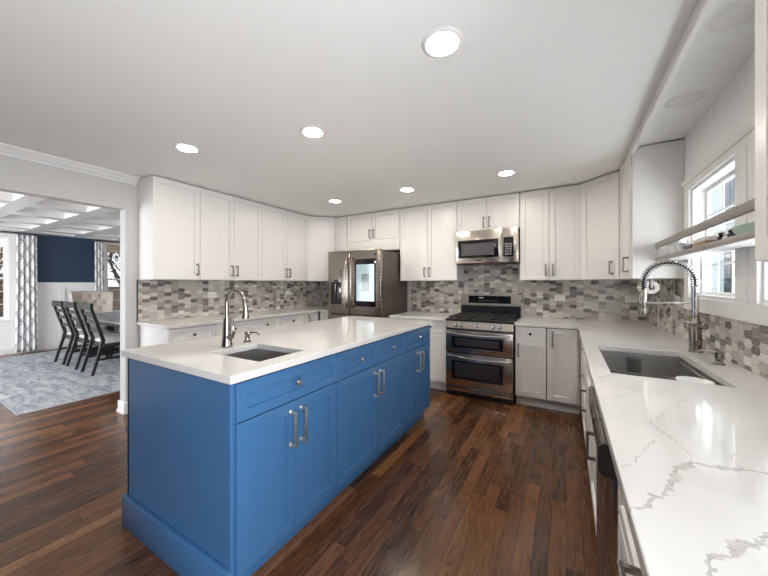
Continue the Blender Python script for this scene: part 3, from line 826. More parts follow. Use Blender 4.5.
t = MB(); t.cyl((0.018, 0, 0.055), (0.050, 0.004, 0.062), 0.016, 0.015)
t.tube([(0.045, 0.004, 0.062), (0.062, 0.004, 0.085), (0.060, 0.004, 0.125), (0.040, 0.004, 0.175)], [0.014, 0.010, 0.0075, 0.0065], 12, flat=0.7)
t.build('lever', NICKEL, fc)
def soap_pump(loc, rz, label, m=NICKEL, L=0.085):
    s = thing('soap_dispenser', label, 'soap dispenser', loc, rz, 'soap pumps')
    MB().lathe([(0.026, 0), (0.026, 0.004), (0.018, 0.010), (0.015, 0.018), (0.0155, 0.045), (0.017, 0.050), (0.017, 0.062), (0.010, 0.068), (0.0, 0.068)], (0, 0, 0), 24).build('body', m, s)
    MB().tube([(0, 0, 0.058), (L * 0.4, 0, 0.064), (L * 0.8, 0, 0.062), (L, 0, 0.050)], [0.0095, 0.007, 0.0055, 0.005], 10).build('spout', m, s)
soap_pump((-1.745, 1.275, IZ), 20, 'nickel soap pump beside the gooseneck faucet on the island')
soap_pump((0.690, 2.293, CT), 165, 'nickel soap pump on the right worktop in front of the spring faucet')

sf = thing('spring_faucet', 'tall spring-neck pull-down faucet behind the large sink', 'faucet', (0.690, 2.64, CT))
MB().lathe([(0.035, 0), (0.035, 0.005), (0.030, 0.008), (0.030, 0.185), (0.022, 0.20), (0.022, 0.225), (0.0, 0.225)], (0, 0, 0), 28).build('body', NICKEL, sf)
t = MB(); rr = 0.125; tp = 0.43
core = [(0, 0, 0.21), (0, 0, 0.32), (0, 0, tp)] + arc((-rr, 0, tp), rr, 0, math.pi, 22, 1, 0)[1:] + [(-2 * rr, 0, tp - 0.07)]
t.tube(core, 0.0075, 12); t.build('hose', BLACKP, sf)
MB().cyl((0, 0, 0.215), (0, 0, 0.40), 0.0175, seg=20).build('riser', CHROME, sf)
# the spring is one helix round the hose
path = [(0, 0, 0.40), (0, 0, tp)] + arc((-rr, 0, tp), rr, 0, math.pi, 60, 1, 0)[1:] + [(-2 * rr, 0, tp - 0.045)]
P3 = [Vector(p) for p in path]; cum = [0]
for a, b in zip(P3, P3[1:]): cum.append(cum[-1] + (b - a).length)
tot = cum[-1]; turns = 30; hp = []
for k in range(turns * 10 + 1):
    s_ = tot * k / (turns * 10)
    i = max(j for j in range(len(cum)) if cum[j] <= s_ + 1e-9); i = min(i, len(P3) - 2)
    p = P3[i].lerp(P3[i + 1], (s_ - cum[i]) / (cum[i + 1] - cum[i])); tg = (P3[i + 1] - P3[i]).normalized()
    sd = Vector((0, 1, 0)); u2 = tg.cross(sd); a = 2 * math.pi * k / 10
    hp.append(p + (sd * math.cos(a) + u2 * math.sin(a)) * 0.0195)
MB().tube(hp, 0.0036, 6).build('spring', CHROME, sf)
t = MB(); t.lathe([(0.0, 0.0), (0.0145, 0.0), (0.0145, -0.012), (0.018, -0.020), (0.018, -0.115), (0.021, -0.130), (0.026, -0.150), (0.026, -0.158), (0.0, -0.158)], (-2 * rr, 0, tp - 0.05), 22)
t.box(-2 * rr - 0.026, -2 * rr - 0.016, -0.006, 0.006, tp - 0.15, tp - 0.08, bev=0.002)
t.build('spray_head', NICKEL, sf)
t = MB(); t.cyl((-0.008, 0, 0.30), (-2 * rr + 0.012, 0, 0.297), 0.0055, seg=12)
t.lathe([(0.0195, -0.008), (0.0225, -0.008), (0.0225, 0.008), (0.0195, 0.008), (0.0195, -0.008)], (-2 * rr, 0, 0.297), 20)
t.build('support_arm', CHROME, sf)
t = MB(); t.cyl((0.01, -0.01, 0.165), (0.035, -0.052, 0.165), 0.020, 0.018); t.tube([(0.028, -0.040, 0.168), (-0.02, -0.046, 0.176), (-0.078, -0.046, 0.190)], [0.009, 0.0075, 0.0065], 12)
t.build('lever', NICKEL, sf)

# ---------------------------------------------------------------- tile backsplashes
def clip(poly, x0, x1, z0, z1):
    for ax, lim, sg in ((0, x0, 1), (0, x1, -1), (1, z0, 1), (1, z1, -1)):
        out = []
        for i, p in enumerate(poly):
            q = poly[(i + 1) % len(poly)]
            a = (p[ax] - lim) * sg; b = (q[ax] - lim) * sg
            if a >= 0: out.append(p)
            if a * b < 0:
                t_ = a / (a - b); out.append((p[0] + (q[0] - p[0]) * t_, p[1] + (q[1] - p[1]) * t_))
        poly = out
        if len(poly) < 3: return None
    return poly
def backsplash(label, loc, rz, rects, th=0.007):
    """rects in local (x0, x1, z0, z1); the wall lies at y = 0, tiles face -y"""
    root = thing('tile_backsplash', label, 'backsplash', (loc[0], loc[1], 0), rz, 'picket tile backsplashes')
    g = MB()
    for r_ in rects: g.box(r_[0], r_[1], -th + 0.0015, -0.0005, r_[2], r_[3])
    g.build('grout', GROUT, root, smooth=0)
    bm = bmesh.new(); px, pz = 0.0715, 0.0435; tip = 0.0135; gap = 0.0022
    tones = []
    for (x0, x1, z0, z1) in rects:
        i0, i1 = int(x0 / px) - 2, int(x1 / px) + 2
        for i in range(i0, i1):
            for j in range(int(z0 / pz) - 1, int(z1 / pz) + 2):
                cx, cz = i * px, (j + (0.5 if i % 2 else 0)) * pz
                hl, hs, hh = px / 2 + tip / 2 - gap / 2, px / 2 - tip / 2 - gap / 2, pz / 2 - gap / 2
                def hexa(k): return [(cx - hl + k * 1.2, cz), (cx - hs + k * 0.6, cz - hh + k), (cx + hs - k * 0.6, cz - hh + k), (cx + hl - k * 1.2, cz), (cx + hs - k * 0.6, cz + hh - k), (cx - hs + k * 0.6, cz + hh - k)]
                A = clip(hexa(0), x0, x1, z0, z1); B = clip(hexa(0.0013), x0, x1, z0, z1)
                if not A or not B or len(A) != len(B): continue
                tn = random.random()
                va = [bm.verts.new((p[0], -th + 0.0012, p[1])) for p in A]; vb = [bm.verts.new((p[0], -th, p[1])) for p in B]
                vc = [bm.verts.new((p[0], -0.001, p[1])) for p in A]
                fs = [bm.faces.new(vb)]; n = len(va)
                for k in range(n):
                    fs.append(bm.faces.new((va[k], va[(k + 1) % n], vb[(k + 1) % n], vb[k])))
                    fs.append(bm.faces.new((vc[k], vc[(k + 1) % n], va[(k + 1) % n], va[k])))
                tones += [tn] * len(fs)
    bm.faces.ensure_lookup_table()
    me = bpy.data.meshes.new('tiles'); bm.to_mesh(me); bm.free()
    at = me.attributes.new('tile_tone', 'FLOAT', 'FACE')
    for k, tn in enumerate(tones): at.data[k].value = tn
    me.materials.append(TILE)
    o = bpy.data.objects.new('tiles', me); COL.objects.link(o); o.parent = root
    return root
bs1 = backsplash('picket tile backsplash on the left wall', (XL, 1.545), 90, [(0, YB - 1.555, CTL + 0.001, 1.378)])
BX(-0.012, 0.0, -0.010, 0, CTL + 0.001, 1.378).build('edge_strip', DGREY, bs1, smooth=0)
backsplash('picket tile backsplash on the back wall behind the range', (0, YB), 0,
           [(-2.06, -1.262, CT + 0.001, 1.378), (-1.262, -1.240, 1.02, 1.378), (-1.240, -0.482, 1.02, 1.60), (-0.4815, XW - 0.008, CT + 0.001, 1.378)])
backsplash('short picket tile backsplash in the left back corner, beside the refrigerator', (0, YB), 0, [(XL + 0.009, -3.02, CTL + 0.001, 1.378)])
backsplash('picket tile backsplash on the right wall under the sink window', (XW, 4.36), -90,
           [(0, 4.36 - 3.178, CT + 0.001, 1.378), (4.36 - 3.178, 4.36 - 1.0, CT + 0.001, 1.149), (4.36 - 1.0, 4.05, CT + 0.001, 1.149)])
# outlets
def outlet(loc, rz, label, wd=0.115, hh=0.072):
    o = thing('outlet_plate', label, 'outlet', loc, rz, 'wall outlet plates')
    BX(-wd / 2, wd / 2, -0.005, 0, -hh / 2, hh / 2, bev=0.002).build('cover_plate', WHITEP, o)
    for s in (-1, 1):
        r_ = BX(s * 0.022 - 0.016, s * 0.022 + 0.016, -0.0075, -0.0045, -0.014, 0.014, bev=0.003).build('socket', CERAM, o)
        t = MB()
        for q in (-0.005, 0.005): t.box(s * 0.022 - 0.004, s * 0.022 + 0.004, -0.0079, -0.0073, q - 0.001, q + 0.001)
        t.build('slots', DGREY, r_, smooth=0)
outlet((XL + 0.0075, 2.34, 1.195), 90, 'white outlet plate on the left wall tiles, above the island faucet')
outlet((XL + 0.0075, 3.60, 1.185), 90, 'white outlet plate on the left wall tiles, nearer the refrigerator')
outlet((-0.065, YB - 0.0075, 1.163), 0, 'white outlet plate on the back wall tiles, right of the range')
outlet((0.65, YB - 0.0075, 1.165), 0, 'wide outlet plate on the back wall tiles in the right corner', wd=0.17)
outlet((XW - 0.0075, 3.32, 1.205), -90, 'white outlet plate on the right wall tiles beside the window')

# ---------------------------------------------------------------- refrigerator
FX0, FX1, FY = -3.008, -2.102, 3.53
fr = thing('refrigerator', 'dark stainless french-door refrigerator with a lit touch screen', 'refrigerator', (FX0, FY, 0))
fw = FX1 - FX0
BX(0.004, fw - 0.004, 0.065, 0.80, 0.02, 1.785, bev=0.004).build('body', FRSIDE, fr)
for (x0, x1, nm) in ((0.003, 0.3975, 'l'), (0.4025, fw - 0.003, 'r')):
    d = BX(x0, x1, 0.0, 0.06, 0.905, 1.80, bev=0.012, seg=3).build('door', FRSTEEL, fr)
    hx = 0.345 if nm == 'l' else 0.455
    t = MB(); n = 16; pts = []
    for k in range(n + 1):
        s_ = k / n; bow = math.sin(math.pi * s_)
        pts.append((hx + (0.012 if nm == 'l' else -0.012) * (1 - bow), -0.012 - 0.045 * bow ** 0.6, 1.00 + 0.70 * s_))
    t.tube(pts, 0.0115, 12); t.build('handle', STEEL, d)
    if nm == 'l':
        sp = BX(0.052, 0.262, -0.003, 0.002, 1.035, 1.535, bev=0.001).build('water_dispenser', FRSTEEL, d)
        BX(0.062, 0.252, -0.0045, -0.001, 1.045, 1.36, bev=0.001).build('recess', BLACKP, sp)
        t = MB(); t.box(0.13, 0.19, -0.02, -0.003, 1.33, 1.39, bev=0.004); t.build('nozzle', BLACKM, sp)
        t = MB(); t.tube([(0.155, -0.018, 1.33), (0.158, -0.024, 1.24), (0.150, -0.022, 1.15), (0.135, -0.012, 1.08)], [0.008, 0.008, 0.009, 0.011], 10); t.build('paddle', CHROME, sp)
        BX(0.205, 0.240, -0.0065, -0.004, 1.20, 1.28, bev=0.001).build('keypad', CHROME, sp)
    else:
        BX(0.492, 0.822, -0.004, 0.001, 1.025, 1.675, bev=0.001).build('screen_bezel', BLACKG, d)
        m, nt, b, tc, pos = base('screen_image')
        s_ = N(nt, 'ShaderNodeSeparateXYZ'); nt.links.new(tc.outputs['Object'], s_.inputs[0])
        inx = math_n(nt, 'LESS_THAN', math_n(nt, 'ABSOLUTE', math_n(nt, 'SUBTRACT', s_.outputs[0], 0.660)), 0.062)
        inz = math_n(nt, 'LESS_THAN', math_n(nt, 'ABSOLUTE', math_n(nt, 'SUBTRACT', s_.outputs[2], 1.352)), 0.118)
        blk = noise(nt, vmath(nt, 'MULTIPLY', tc.outputs['Object'], (60, 1, 45)).outputs[0], 1.0, 2)
        pic = ramp(nt, blk.outputs[0], [(0.38, (0.16, 0.24, 0.25)), (0.47, (0.42, 0.50, 0.48)), (0.56, (0.30, 0.46, 0.50)), (0.63, (0.62, 0.62, 0.55))], 'CONSTANT')
        bgc = ramp(nt, s_.outputs[2], [(0.0, (0.62, 0.80, 0.84)), (1.0, (0.62, 0.80, 0.84))])
        cc = mixc(nt, math_n(nt, 'MULTIPLY', inx, inz), bgc, pic)
        nt.links.new(cc, b.inputs['Emission Color']); b.inputs['Emission Strength'].default_value = 0.32
        b.inputs['Base Color'].default_value = (0.02, 0.02, 0.02, 1); b.inputs['Roughness'].default_value = 0.1
        BX(0.512, 0.802, -0.0052, -0.0035, 1.10, 1.60).build('lit_screen', m, d, smooth=0)
        BX(0.80, 0.835, -0.003, 0.001, 1.72, 1.74).build('badge', BLACKP, d)
for z0_, z1_ in ((0.50, 0.895), (0.06, 0.49)):
    d = BX(0.003, fw - 0.003, 0.0, 0.06, z0_, z1_, bev=0.010, seg=3).build('freezer_drawer', FRSTEEL, fr)
    MB().tube([(0.10, -0.006, z1_ - 0.06), (0.14, -0.045, z1_ - 0.06), (fw - 0.14, -0.045, z1_ - 0.06), (fw - 0.10, -0.006, z1_ - 0.06)], 0.011, 10).build('handle', STEEL, d)
for x in (0.05, 0.80): BX(x, x + 0.08, 0.07, 0.15, 1.785, 1.797, bev=0.003).build('hinge_cover', FRSIDE, fr)
for x, y in ((0.04, 0.10), (fw - 0.09, 0.10), (0.04, 0.72), (fw - 0.09, 0.72)): MB().cyl((x + 0.025, y, 0), (x + 0.025, y, 0.025), 0.02, seg=12).build('foot', BLACKP, fr)

# ---------------------------------------------------------------- range
RX0, RX1, RY = -1.2625, -0.4945, 3.655
rg = thing('gas_range', 'stainless double-oven gas range with five knobs', 'range', (RX0, RY, 0))
rw = RX1 - RX0
BX(0.002, rw - 0.002, 0.03, 0.705, 0.03, 0.905, bev=0.002).build('body', BLACKM, rg)
BX(0.0, rw, -0.01, 0.64, 0.895, 0.920, bev=0.006).build('cooktop', BLACKM, rg)
t = MB()   # sloped control panel
t.prism([(0.03, 0.80), (-0.012, 0.80), (-0.012, 0.812), (0.008, 0.892), (0.03, 0.892)], 0.004, rw - 0.004, 'x')
cp = t.build('control_panel', STEEL, rg, smooth=0, bevel=0.002)
for x in (0.125, 0.195, 0.375, 0.555, 0.625):
    k = MB(); k.lathe([(0.024, 0.0), (0.024, -0.006), (0.019, -0.010), (0.019, -0.026), (0.016, -0.031), (0.0, -0.031)], (0, 0, 0), 22, 'y')
    k.box(-0.0045, 0.0045, -0.040, -0.026, -0.019, 0.019, bev=0.002)
    ko = k.build('knob', CHROME, rg); ko.location = (x, -0.001, 0.848); ko.rotation_euler = (R(-14), 0, 0)
def oven_door(z0, z1, wz0, wz1):
    d = BX(0.006, rw - 0.006, -0.018, 0.028, z0, z1, bev=0.005).build('oven_door', STEEL, rg)
    wf = BX(0.075, rw - 0.105, -0.021, -0.015, wz0, wz1, bev=0.003).build('oven_window', BLACKG, d)
    t = MB()
    for a, b, c, e_ in ((0.070, 0.076, wz0 - 0.006, wz1 + 0.006), (rw - 0.106, rw - 0.100, wz0 - 0.006, wz1 + 0.006)): t.box(a, b, -0.0215, -0.016, c, e_)
    t.box(0.070, rw - 0.100, -0.0215, -0.016, wz0 - 0.006, wz0); t.box(0.070, rw - 0.100, -0.0215, -0.016, wz1, wz1 + 0.006)
    t.build('window_trim', CHROME, d, smooth=0)
    BX(0.125, rw - 0.150, -0.0222, -0.020, wz0 + 0.025, wz1 - 0.02).build('inner_window', mat('oven_glass', (0.035, 0.032, 0.034), 0.08), wf, smooth=0)
    n = 14; pts = [(0.03, -0.018, z1 - 0.030)] + [(0.035 + (rw - 0.07) * k / n, -0.040 - 0.022 * math.sin(math.pi * k / n), z1 - 0.030 - 0.012 * math.sin(math.pi * k / n)) for k in range(n + 1)] + [(rw - 0.03, -0.018, z1 - 0.030)]
    MB().tube(pts, 0.0125, 12, flat=0.8).build('handle', CHROME, d)
oven_door(0.525, 0.785, 0.585, 0.715)
oven_door(0.135, 0.512, 0.215, 0.430)
BX(0.006, rw - 0.006, -0.014, 0.03, 0.065, 0.128, bev=0.004).build('bottom_panel', STEEL, rg)
BX(0.006, rw - 0.006, 0.02, 0.04, 0.0, 0.062).build('kick_plate', BLACKP, rg)
bg = MB(); bg.prism([(0.64, 0.905), (0.705, 0.905), (0.705, 1.195), (0.665, 1.195), (0.648, 1.05), (0.648, 1.04), (0.665, 1.03)], 0.0, rw, 'x')
bgo = bg.build('backguard', STEEL, rg, smooth=0, bevel=0.002)
t = MB(); t.prism([(0.655, 1.075), (0.6485, 1.075), (0.658, 1.175), (0.665, 1.175)], 0.10, rw - 0.12, 'x'); dsp = t.build('display_panel', BLACKG, bgo, smooth=0)
t = MB()
for q in range(9): t.box(0.24 + q * 0.028, 0.25 + q * 0.028, 0.6515, 0.656, 1.105, 1.110)
t.box(0.24, 0.30, 0.6545, 0.659, 1.140, 1.156); t.build('display_marks', mat('display_marks', (0.5, 0.52, 0.5), 0.4), dsp, smooth=0)
BX(0.002, rw - 0.002, 0.632, 0.652, 0.918, 1.035).build('rear_trim', BLACKM, rg, smooth=0)
for gx0, gx1 in ((0.03, 0.255), (0.262, 0.505), (0.512, 0.738)):
    t = MB(); z = 0.949
    for x in (gx0, gx1 - 0.012): t.box(x, x + 0.012, 0.03, 0.60, z - 0.012, z)
    for y in (0.03, 0.17, 0.31, 0.45, 0.588): t.box(gx0, gx1, y, y + 0.012, z - 0.012, z)
    xm = (gx0 + gx1) / 2; t.box(xm - 0.006, xm + 0.006, 0.03, 0.60, z - 0.012, z)
    for x in (gx0, gx1 - 0.012):
        for y in (0.03, 0.588): t.box(x, x + 0.012, y, y + 0.012, 0.918, z)
    t.build('grate', IRON, rg, smooth=0, bevel=0.002)
for bx_, by_ in ((0.14, 0.14), (0.14, 0.47), (0.385, 0.31), (0.625, 0.14), (0.625, 0.47)):
    MB().lathe([(0.045, 0.0), (0.045, 0.010), (0.030, 0.012), (0.030, 0.020), (0.0, 0.020)], (bx_, by_, 0.917), 22).build('burner', IRON, rg)

# ---------------------------------------------------------------- microwave
mw = thing('microwave', 'stainless over-the-range microwave hung under the short wall cabinet', 'microwave', (-1.237, 3.972, 1.587))
mwid, mh = 0.752, 0.418
BX(0, mwid, 0.03, 0.393, 0, mh, bev=0.003).build('body', BLACKM, mw)
d = BX(0.0, 0.565, 0.0, 0.03, 0.008, mh, bev=0.004).build('door', STEEL, mw)
wf = BX(0.030, 0.535, -0.003, 0.002, 0.075, 0.300, bev=0.002).build('door_window', BLACKG, d)
BX(0.075, 0.475, -0.0042, -0.0025, 0.105, 0.255).build('screen', mat('microwave_screen', (0.10, 0.095, 0.10), 0.15), wf, smooth=0)
BX(0.255, 0.325, -0.0025, 0.001, 0.035, 0.047).build('badge', BLACKP, d)
n = 12; pts = [(0.545, 0.0, 0.06)] + [(0.545, -0.028 - 0.018 * math.sin(math.pi * k / n), 0.07 + 0.29 * k / n) for k in range(n + 1)] + [(0.545, 0.0, 0.37)]
MB().tube(pts, 0.0115, 12).build('handle', CHROME, d)
c = BX(0.567, mwid, 0.0, 0.03, 0.008, mh, bev=0.004).build('control_panel', STEEL, mw)
kp = BX(0.585, 0.700, -0.003, 0.002, 0.075, 0.310, bev=0.002).build('keypad', BLACKG, c)
t = MB()
for i in range(3):
    for j in range(5): t.box(0.605 + i * 0.028, 0.620 + i * 0.028, -0.0042, -0.0025, 0.10 + j * 0.03, 0.112 + j * 0.03)
t.build('buttons', mat('key_print', (0.55, 0.53, 0.5), 0.5), kp, smooth=0)
BX(0.0, mwid, 0.0, 0.03, 0.0, 0.008).build('vent_strip', BLACKM, mw, smooth=0)

# ---------------------------------------------------------------- dishwasher
dw = thing('dishwasher', 'dark stainless dishwasher under the right worktop, between sink and near drawers', 'dishwasher', (0.118, 1.71, 0), -90)
BX(0.003, 0.612, 0.03, 0.60, 0.10, 0.872).build('body', DGREY, dw, smooth=0)
BX(0.004, 0.611, 0.0, 0.03, 0.10, 0.775, bev=0.004).build('door', FRSTEEL, dw)
t = MB(); t.prism([(0.03, 0.778), (-0.018, 0.778), (-0.030, 0.790), (-0.030, 0.862), (-0.022, 0.872), (0.03, 0.872)], 0.004, 0.598, 'x')
c = t.build('control_panel', FRSTEEL, dw, smooth=0, bevel=0.002)
t = MB(); t.prism([(0.03, 0.770), (-0.026, 0.778), (-0.037, 0.790), (-0.037, 0.865), (-0.026, 0.8735), (0.03, 0.8735)], 0.598, 0.611, 'x'); t.build('end_cap', BLACKP, c, smooth=0, bevel=0.003)
t = MB()
for q in range(8): t.box(0.30 + q * 0.032, 0.318 + q * 0.032, -0.0312, -0.0298, 0.815, 0.835)
t.build('buttons', BLACKG, c, smooth=0)
BX(0.004, 0.611, 0.06, 0.08, 0, 0.10).build('toe_kick', BLACKP, dw, smooth=0)

# ---------------------------------------------------------------- recessed ceiling lamps
def can(x, y, label, lit=True, r=0.075):
    z = ZC if lit else ZC
    o = thing('recessed_ceiling_lamp' if lit else 'ceiling_disc_cover', label, 'ceiling lamp' if lit else 'ceiling fixture', (x, y, z), 0, 'recessed ceiling lamps' if lit else 'unlit discs above the window')
    MB().lathe([(r - 0.012, -0.002), (r, -0.008), (r + 0.012, -0.006), (r + 0.020, 0.0), (r - 0.012, 0.0)], (0, 0, 0), 40).build('trim_ring', TRIM, o)
    MB().lathe([(0.0, -0.005), (r - 0.012, -0.004), (r - 0.010, 0.0), (0.0, 0.0)], (0, 0, 0), 40).build('diffuser', LAMPM if lit else TRIM, o)
    return o
for (x, y), lab in zip(((-0.492, 1.373), (-1.591, 1.705), (-2.664, 1.39), (-0.518, 3.305), (-1.611, 3.299), (-2.665, 3.274)),
                       ('lit recessed ceiling lamp nearest the camera, largest in the photo', 'lit recessed ceiling lamp over the near half of the island', 'lit recessed ceiling lamp nearest the dining room opening',
                        'lit recessed ceiling lamp in front of the microwave cabinet', 'lit recessed ceiling lamp between range and refrigerator, middle of the back row', 'lit recessed ceiling lamp near the left back corner, in front of the refrigerator')):
    can(x, y, lab)
can(0.617, 2.53, 'unlit white disc on the recess ceiling above the sink', False)
can(0.61, 1.83, 'unlit white disc above the window, cut by the near wall cabinet', False)

# ---------------------------------------------------------------- shelf across the window and what stands on it
sh = thing('window_shelf', 'weathered grey wood shelf with a gallery rail across the sink window', 'shelf', (0.60, 1.25, 1.51))
L = 3.176 - 1.25
BX(0.018, 0.150, 0, L, 0.0, 0.018).build('bottom_board', TRIM, sh, smooth=0)
BX(0.0, 0.018, 0, L, -0.002, 0.026, bev=0.002).build('front_lip', GREYWOOD, sh)
BX(0.0, 0.018, 0, L, 0.102, 0.143, bev=0.002).build('front_rail', GREYWOOD, sh)
BX(0.132, 0.150, 0, L, 0.018, 0.085, bev=0.002).build('rear_rail', GREYWOOD, sh)
BX(0.0185, 0.1315, L - 0.016, L, 0.018, 0.143).build('end_panel', TRIM, sh, smooth=0)
SZ = 1.528
t = MB(); t.lathe([(0.030, 0), (0.042, 0.02), (0.050, 0.06), (0.046, 0.10), (0.050, 0.125), (0.047, 0.125), (0.043, 0.10), (0.046, 0.06), (0.0, 0.012)], (0.672, 2.92, SZ), 28)
t.tube([(0.672, 2.87, SZ + 0.105), (0.672, 2.838, SZ + 0.09), (0.672, 2.838, SZ + 0.05), (0.672, 2.872, SZ + 0.035)], 0.006, 8)
tag(t.build('pitcher', CERAM), 'white ceramic pitcher at the far end of the window shelf', 'pitcher')
t = MB(); t.lathe([(0.022, 0), (0.040, 0.035), (0.048, 0.07), (0.045, 0.07), (0.036, 0.035), (0.0, 0.006)], (0.672, 2.745, SZ), 26)
tag(t.build('bowl', CERAM), 'small white bowl beside the pitcher on the window shelf', 'bowl')
tag(BX(0.635, 0.715, 2.50, 2.65, SZ, SZ + 0.042, bev=0.003).build('tin_box', BLACKM), 'low black box on the window shelf', 'box')
tag(BX(0.630, 0.720, 2.26, 2.47, SZ, SZ + 0.035, bev=0.002).build('wooden_box', BROWNB), 'flat brown box on the window shelf, right of the black box', 'box')
t = BX(0.632, 0.718, 2.28, 2.46, SZ + 0.036, SZ + 0.058, bev=0.002)
tag(t.build('notebook', PAPER), 'pale notebook lying on the flat brown box', 'book')
def figurine(y, m, label, h=0.065):
    t = MB(); t.lathe([(0.018, 0), (0.022, 0.008), (0.012, h * 0.4), (0.017, h * 0.6), (0.009, h * 0.72), (0.014, h * 0.86), (0.009, h * 0.98), (0.0, h)], (0.672, y, SZ), 18)
    tag(t.build('figurine', m), label, 'figurine', 'small figurines on the window shelf')
figurine(2.20, BLACKM, 'small black figurine on the window shelf, nearest the brown box')
figurine(2.145, CERAM, 'small white figurine standing between the two dark ones on the window shelf', 0.055)
figurine(2.09, DGREY, 'small dark grey figurine on the window shelf, nearest the pale green dish')
t = MB(); pts = []
t.lathe([(0.0, 0.0), (0.030, 0.0), (0.052, 0.030), (0.060, 0.048), (0.056, 0.050), (0.047, 0.030), (0.026, 0.006), (0.0, 0.006)], (0, 0, 0), 32)
o = t.build('serving_dish', CELADON); o.location = (0.676, 1.90, SZ); o.scale = (0.9, 2.2, 1.1)
tag(o, 'long pale green dish on the window shelf, nearest the camera', 'dish')

# paper towels under the far right cabinet
pt = thing('paper_towel_holder', 'paper towel roll on a holder under the wall cabinet in the right corner', 'paper towels', (0.590, 3.24, 1.379))
MB().lathe([(0.020, 0.0), (0.052, 0.0), (0.052, 0.26), (0.020, 0.26), (0.020, 0.0)], (0, 0, -0.072), 32, 'y').build('paper_roll', PAPER, pt)
t = MB(); t.cyl((0, -0.012, -0.072), (0, 0.275, -0.072), 0.007, seg=12)
for y in (-0.012, 0.272): t.box(-0.008, 0.008, y - 0.002, y + 0.002, -0.080, 0.0)
t.build('holder', PULLM, pt)

# ---------------------------------------------------------------- dining room
t = BX(-8.75, -4.80, 0.865, 3.95, 0.0005, 0.009)
tag(t.build('area_rug', RUG, smooth=0), 'large distressed blue-grey area rug under the dining table', 'rug')
tb = thing('dining_table', 'long grey-topped dining table with a black trestle base on the rug', 'dining table', (-6.75, 2.58, 0.009))
BX(-1.25, 1.25, -0.52, 0.52, 0.705, 0.75, bev=0.006).build('tabletop', TABLEW, tb)
BX(-1.05, 1.05, -0.40, 0.40, 0.63, 0.704).build('apron', BLACKW, tb, smooth=0)
for x in (-0.95, 0.95):
    t = MB(); t.box(x - 0.05, x + 0.05, -0.06, 0.06, 0.08, 0.63, bev=0.01); t.box(x - 0.06, x + 0.06, -0.38, 0.38, 0.0, 0.08, bev=0.012)
    t.build('leg', BLACKW, tb)
BX(-0.90, 0.90, -0.03, 0.03, 0.20, 0.28, bev=0.006).build('stretcher', BLACKW, tb)

def ladder_chair(loc, rz, label):
    """chair faces +y; origin on the rug under the seat's middle"""
    c = thing('dining_chair', label, 'chair', loc, rz, 'black ladder-back dining chairs')
    for s in (-1, 1):
        x = s * 0.195
        pr = [(-0.36, 0.0), (-0.325, 0.0), (-0.215, 0.42), (-0.200, 0.50), (-0.345, 1.0), (-0.385, 1.0), (-0.245, 0.50), (-0.262, 0.40)]
        t = MB(); t.prism(pr, x - 0.017, x + 0.017, 'x'); t.build('rear_leg', BLACKW, c, bevel=0.004)
        MB().box(s * 0.205 - 0.02, s * 0.205 + 0.02, 0.20, 0.24, 0, 0.42, bev=0.004).build('front_leg', BLACKW, c)
    BX(-0.22, 0.22, -0.23, 0.245, 0.385, 0.435, bev=0.006).build('seat_frame', BLACKW, c)
    BX(-0.225, 0.225, -0.20, 0.25, 0.436, 0.495, bev=0.022, seg=4).build('seat_cushion', CUSH, c)
    for z, h, y in ((0.86, 0.05, -0.322), (0.615, 0.045, -0.248), (0.745, 0.05, -0.288)):
        t = MB(); n = 8
        for k in range(n):
            a0, a1 = -0.18 + 0.36 * k / n, -0.18 + 0.36 * (k + 1) / n
            b0, b1 = -0.02 * (1 - (a0 / 0.18) ** 2), -0.02 * (1 - (a1 / 0.18) ** 2)
            t.prism([(a0, y + b0 - 0.009), (a1, y + b1 - 0.009), (a1, y + b1 + 0.009), (a0, y + b0 + 0.009)], z, z + h)
        t.build('slat', BLACKW, c, smooth=40)
    t = MB(); n = 8; y = -0.365
    for k in range(n):
        a0, a1 = -0.235 + 0.47 * k / n, -0.235 + 0.47 * (k + 1) / n
        b0, b1 = -0.02 * (1 - (a0 / 0.235) ** 2), -0.02 * (1 - (a1 / 0.235) ** 2)
        t.prism([(a0, y + b0 - 0.013), (a1, y + b1 - 0.013), (a1, y + b1 + 0.022), (a0, y + b0 + 0.022)], 0.955, 1.045)
    t.build('crest_rail', BLACKW, c, smooth=40)
    for s in (-1, 1): BX(s * 0.20 - 0.01, s * 0.20 + 0.01, -0.27, 0.21, 0.20, 0.23).build('side_stretcher', BLACKW, c, smooth=0)
    return c
CH = ladder_chair((-6.10, 2.12, 0.009), 0, 'black ladder-back dining chair with grey seat, nearest the kitchen')
for (x, lab) in ((-6.74, 'black ladder-back dining chair in the middle of the row of three'), (-7.31, 'black ladder-back dining chair farthest from the kitchen, nearest the curtain')):
    o = copy_tree(CH); o.location = (x, 2.12, 0.009); o['label'] = lab

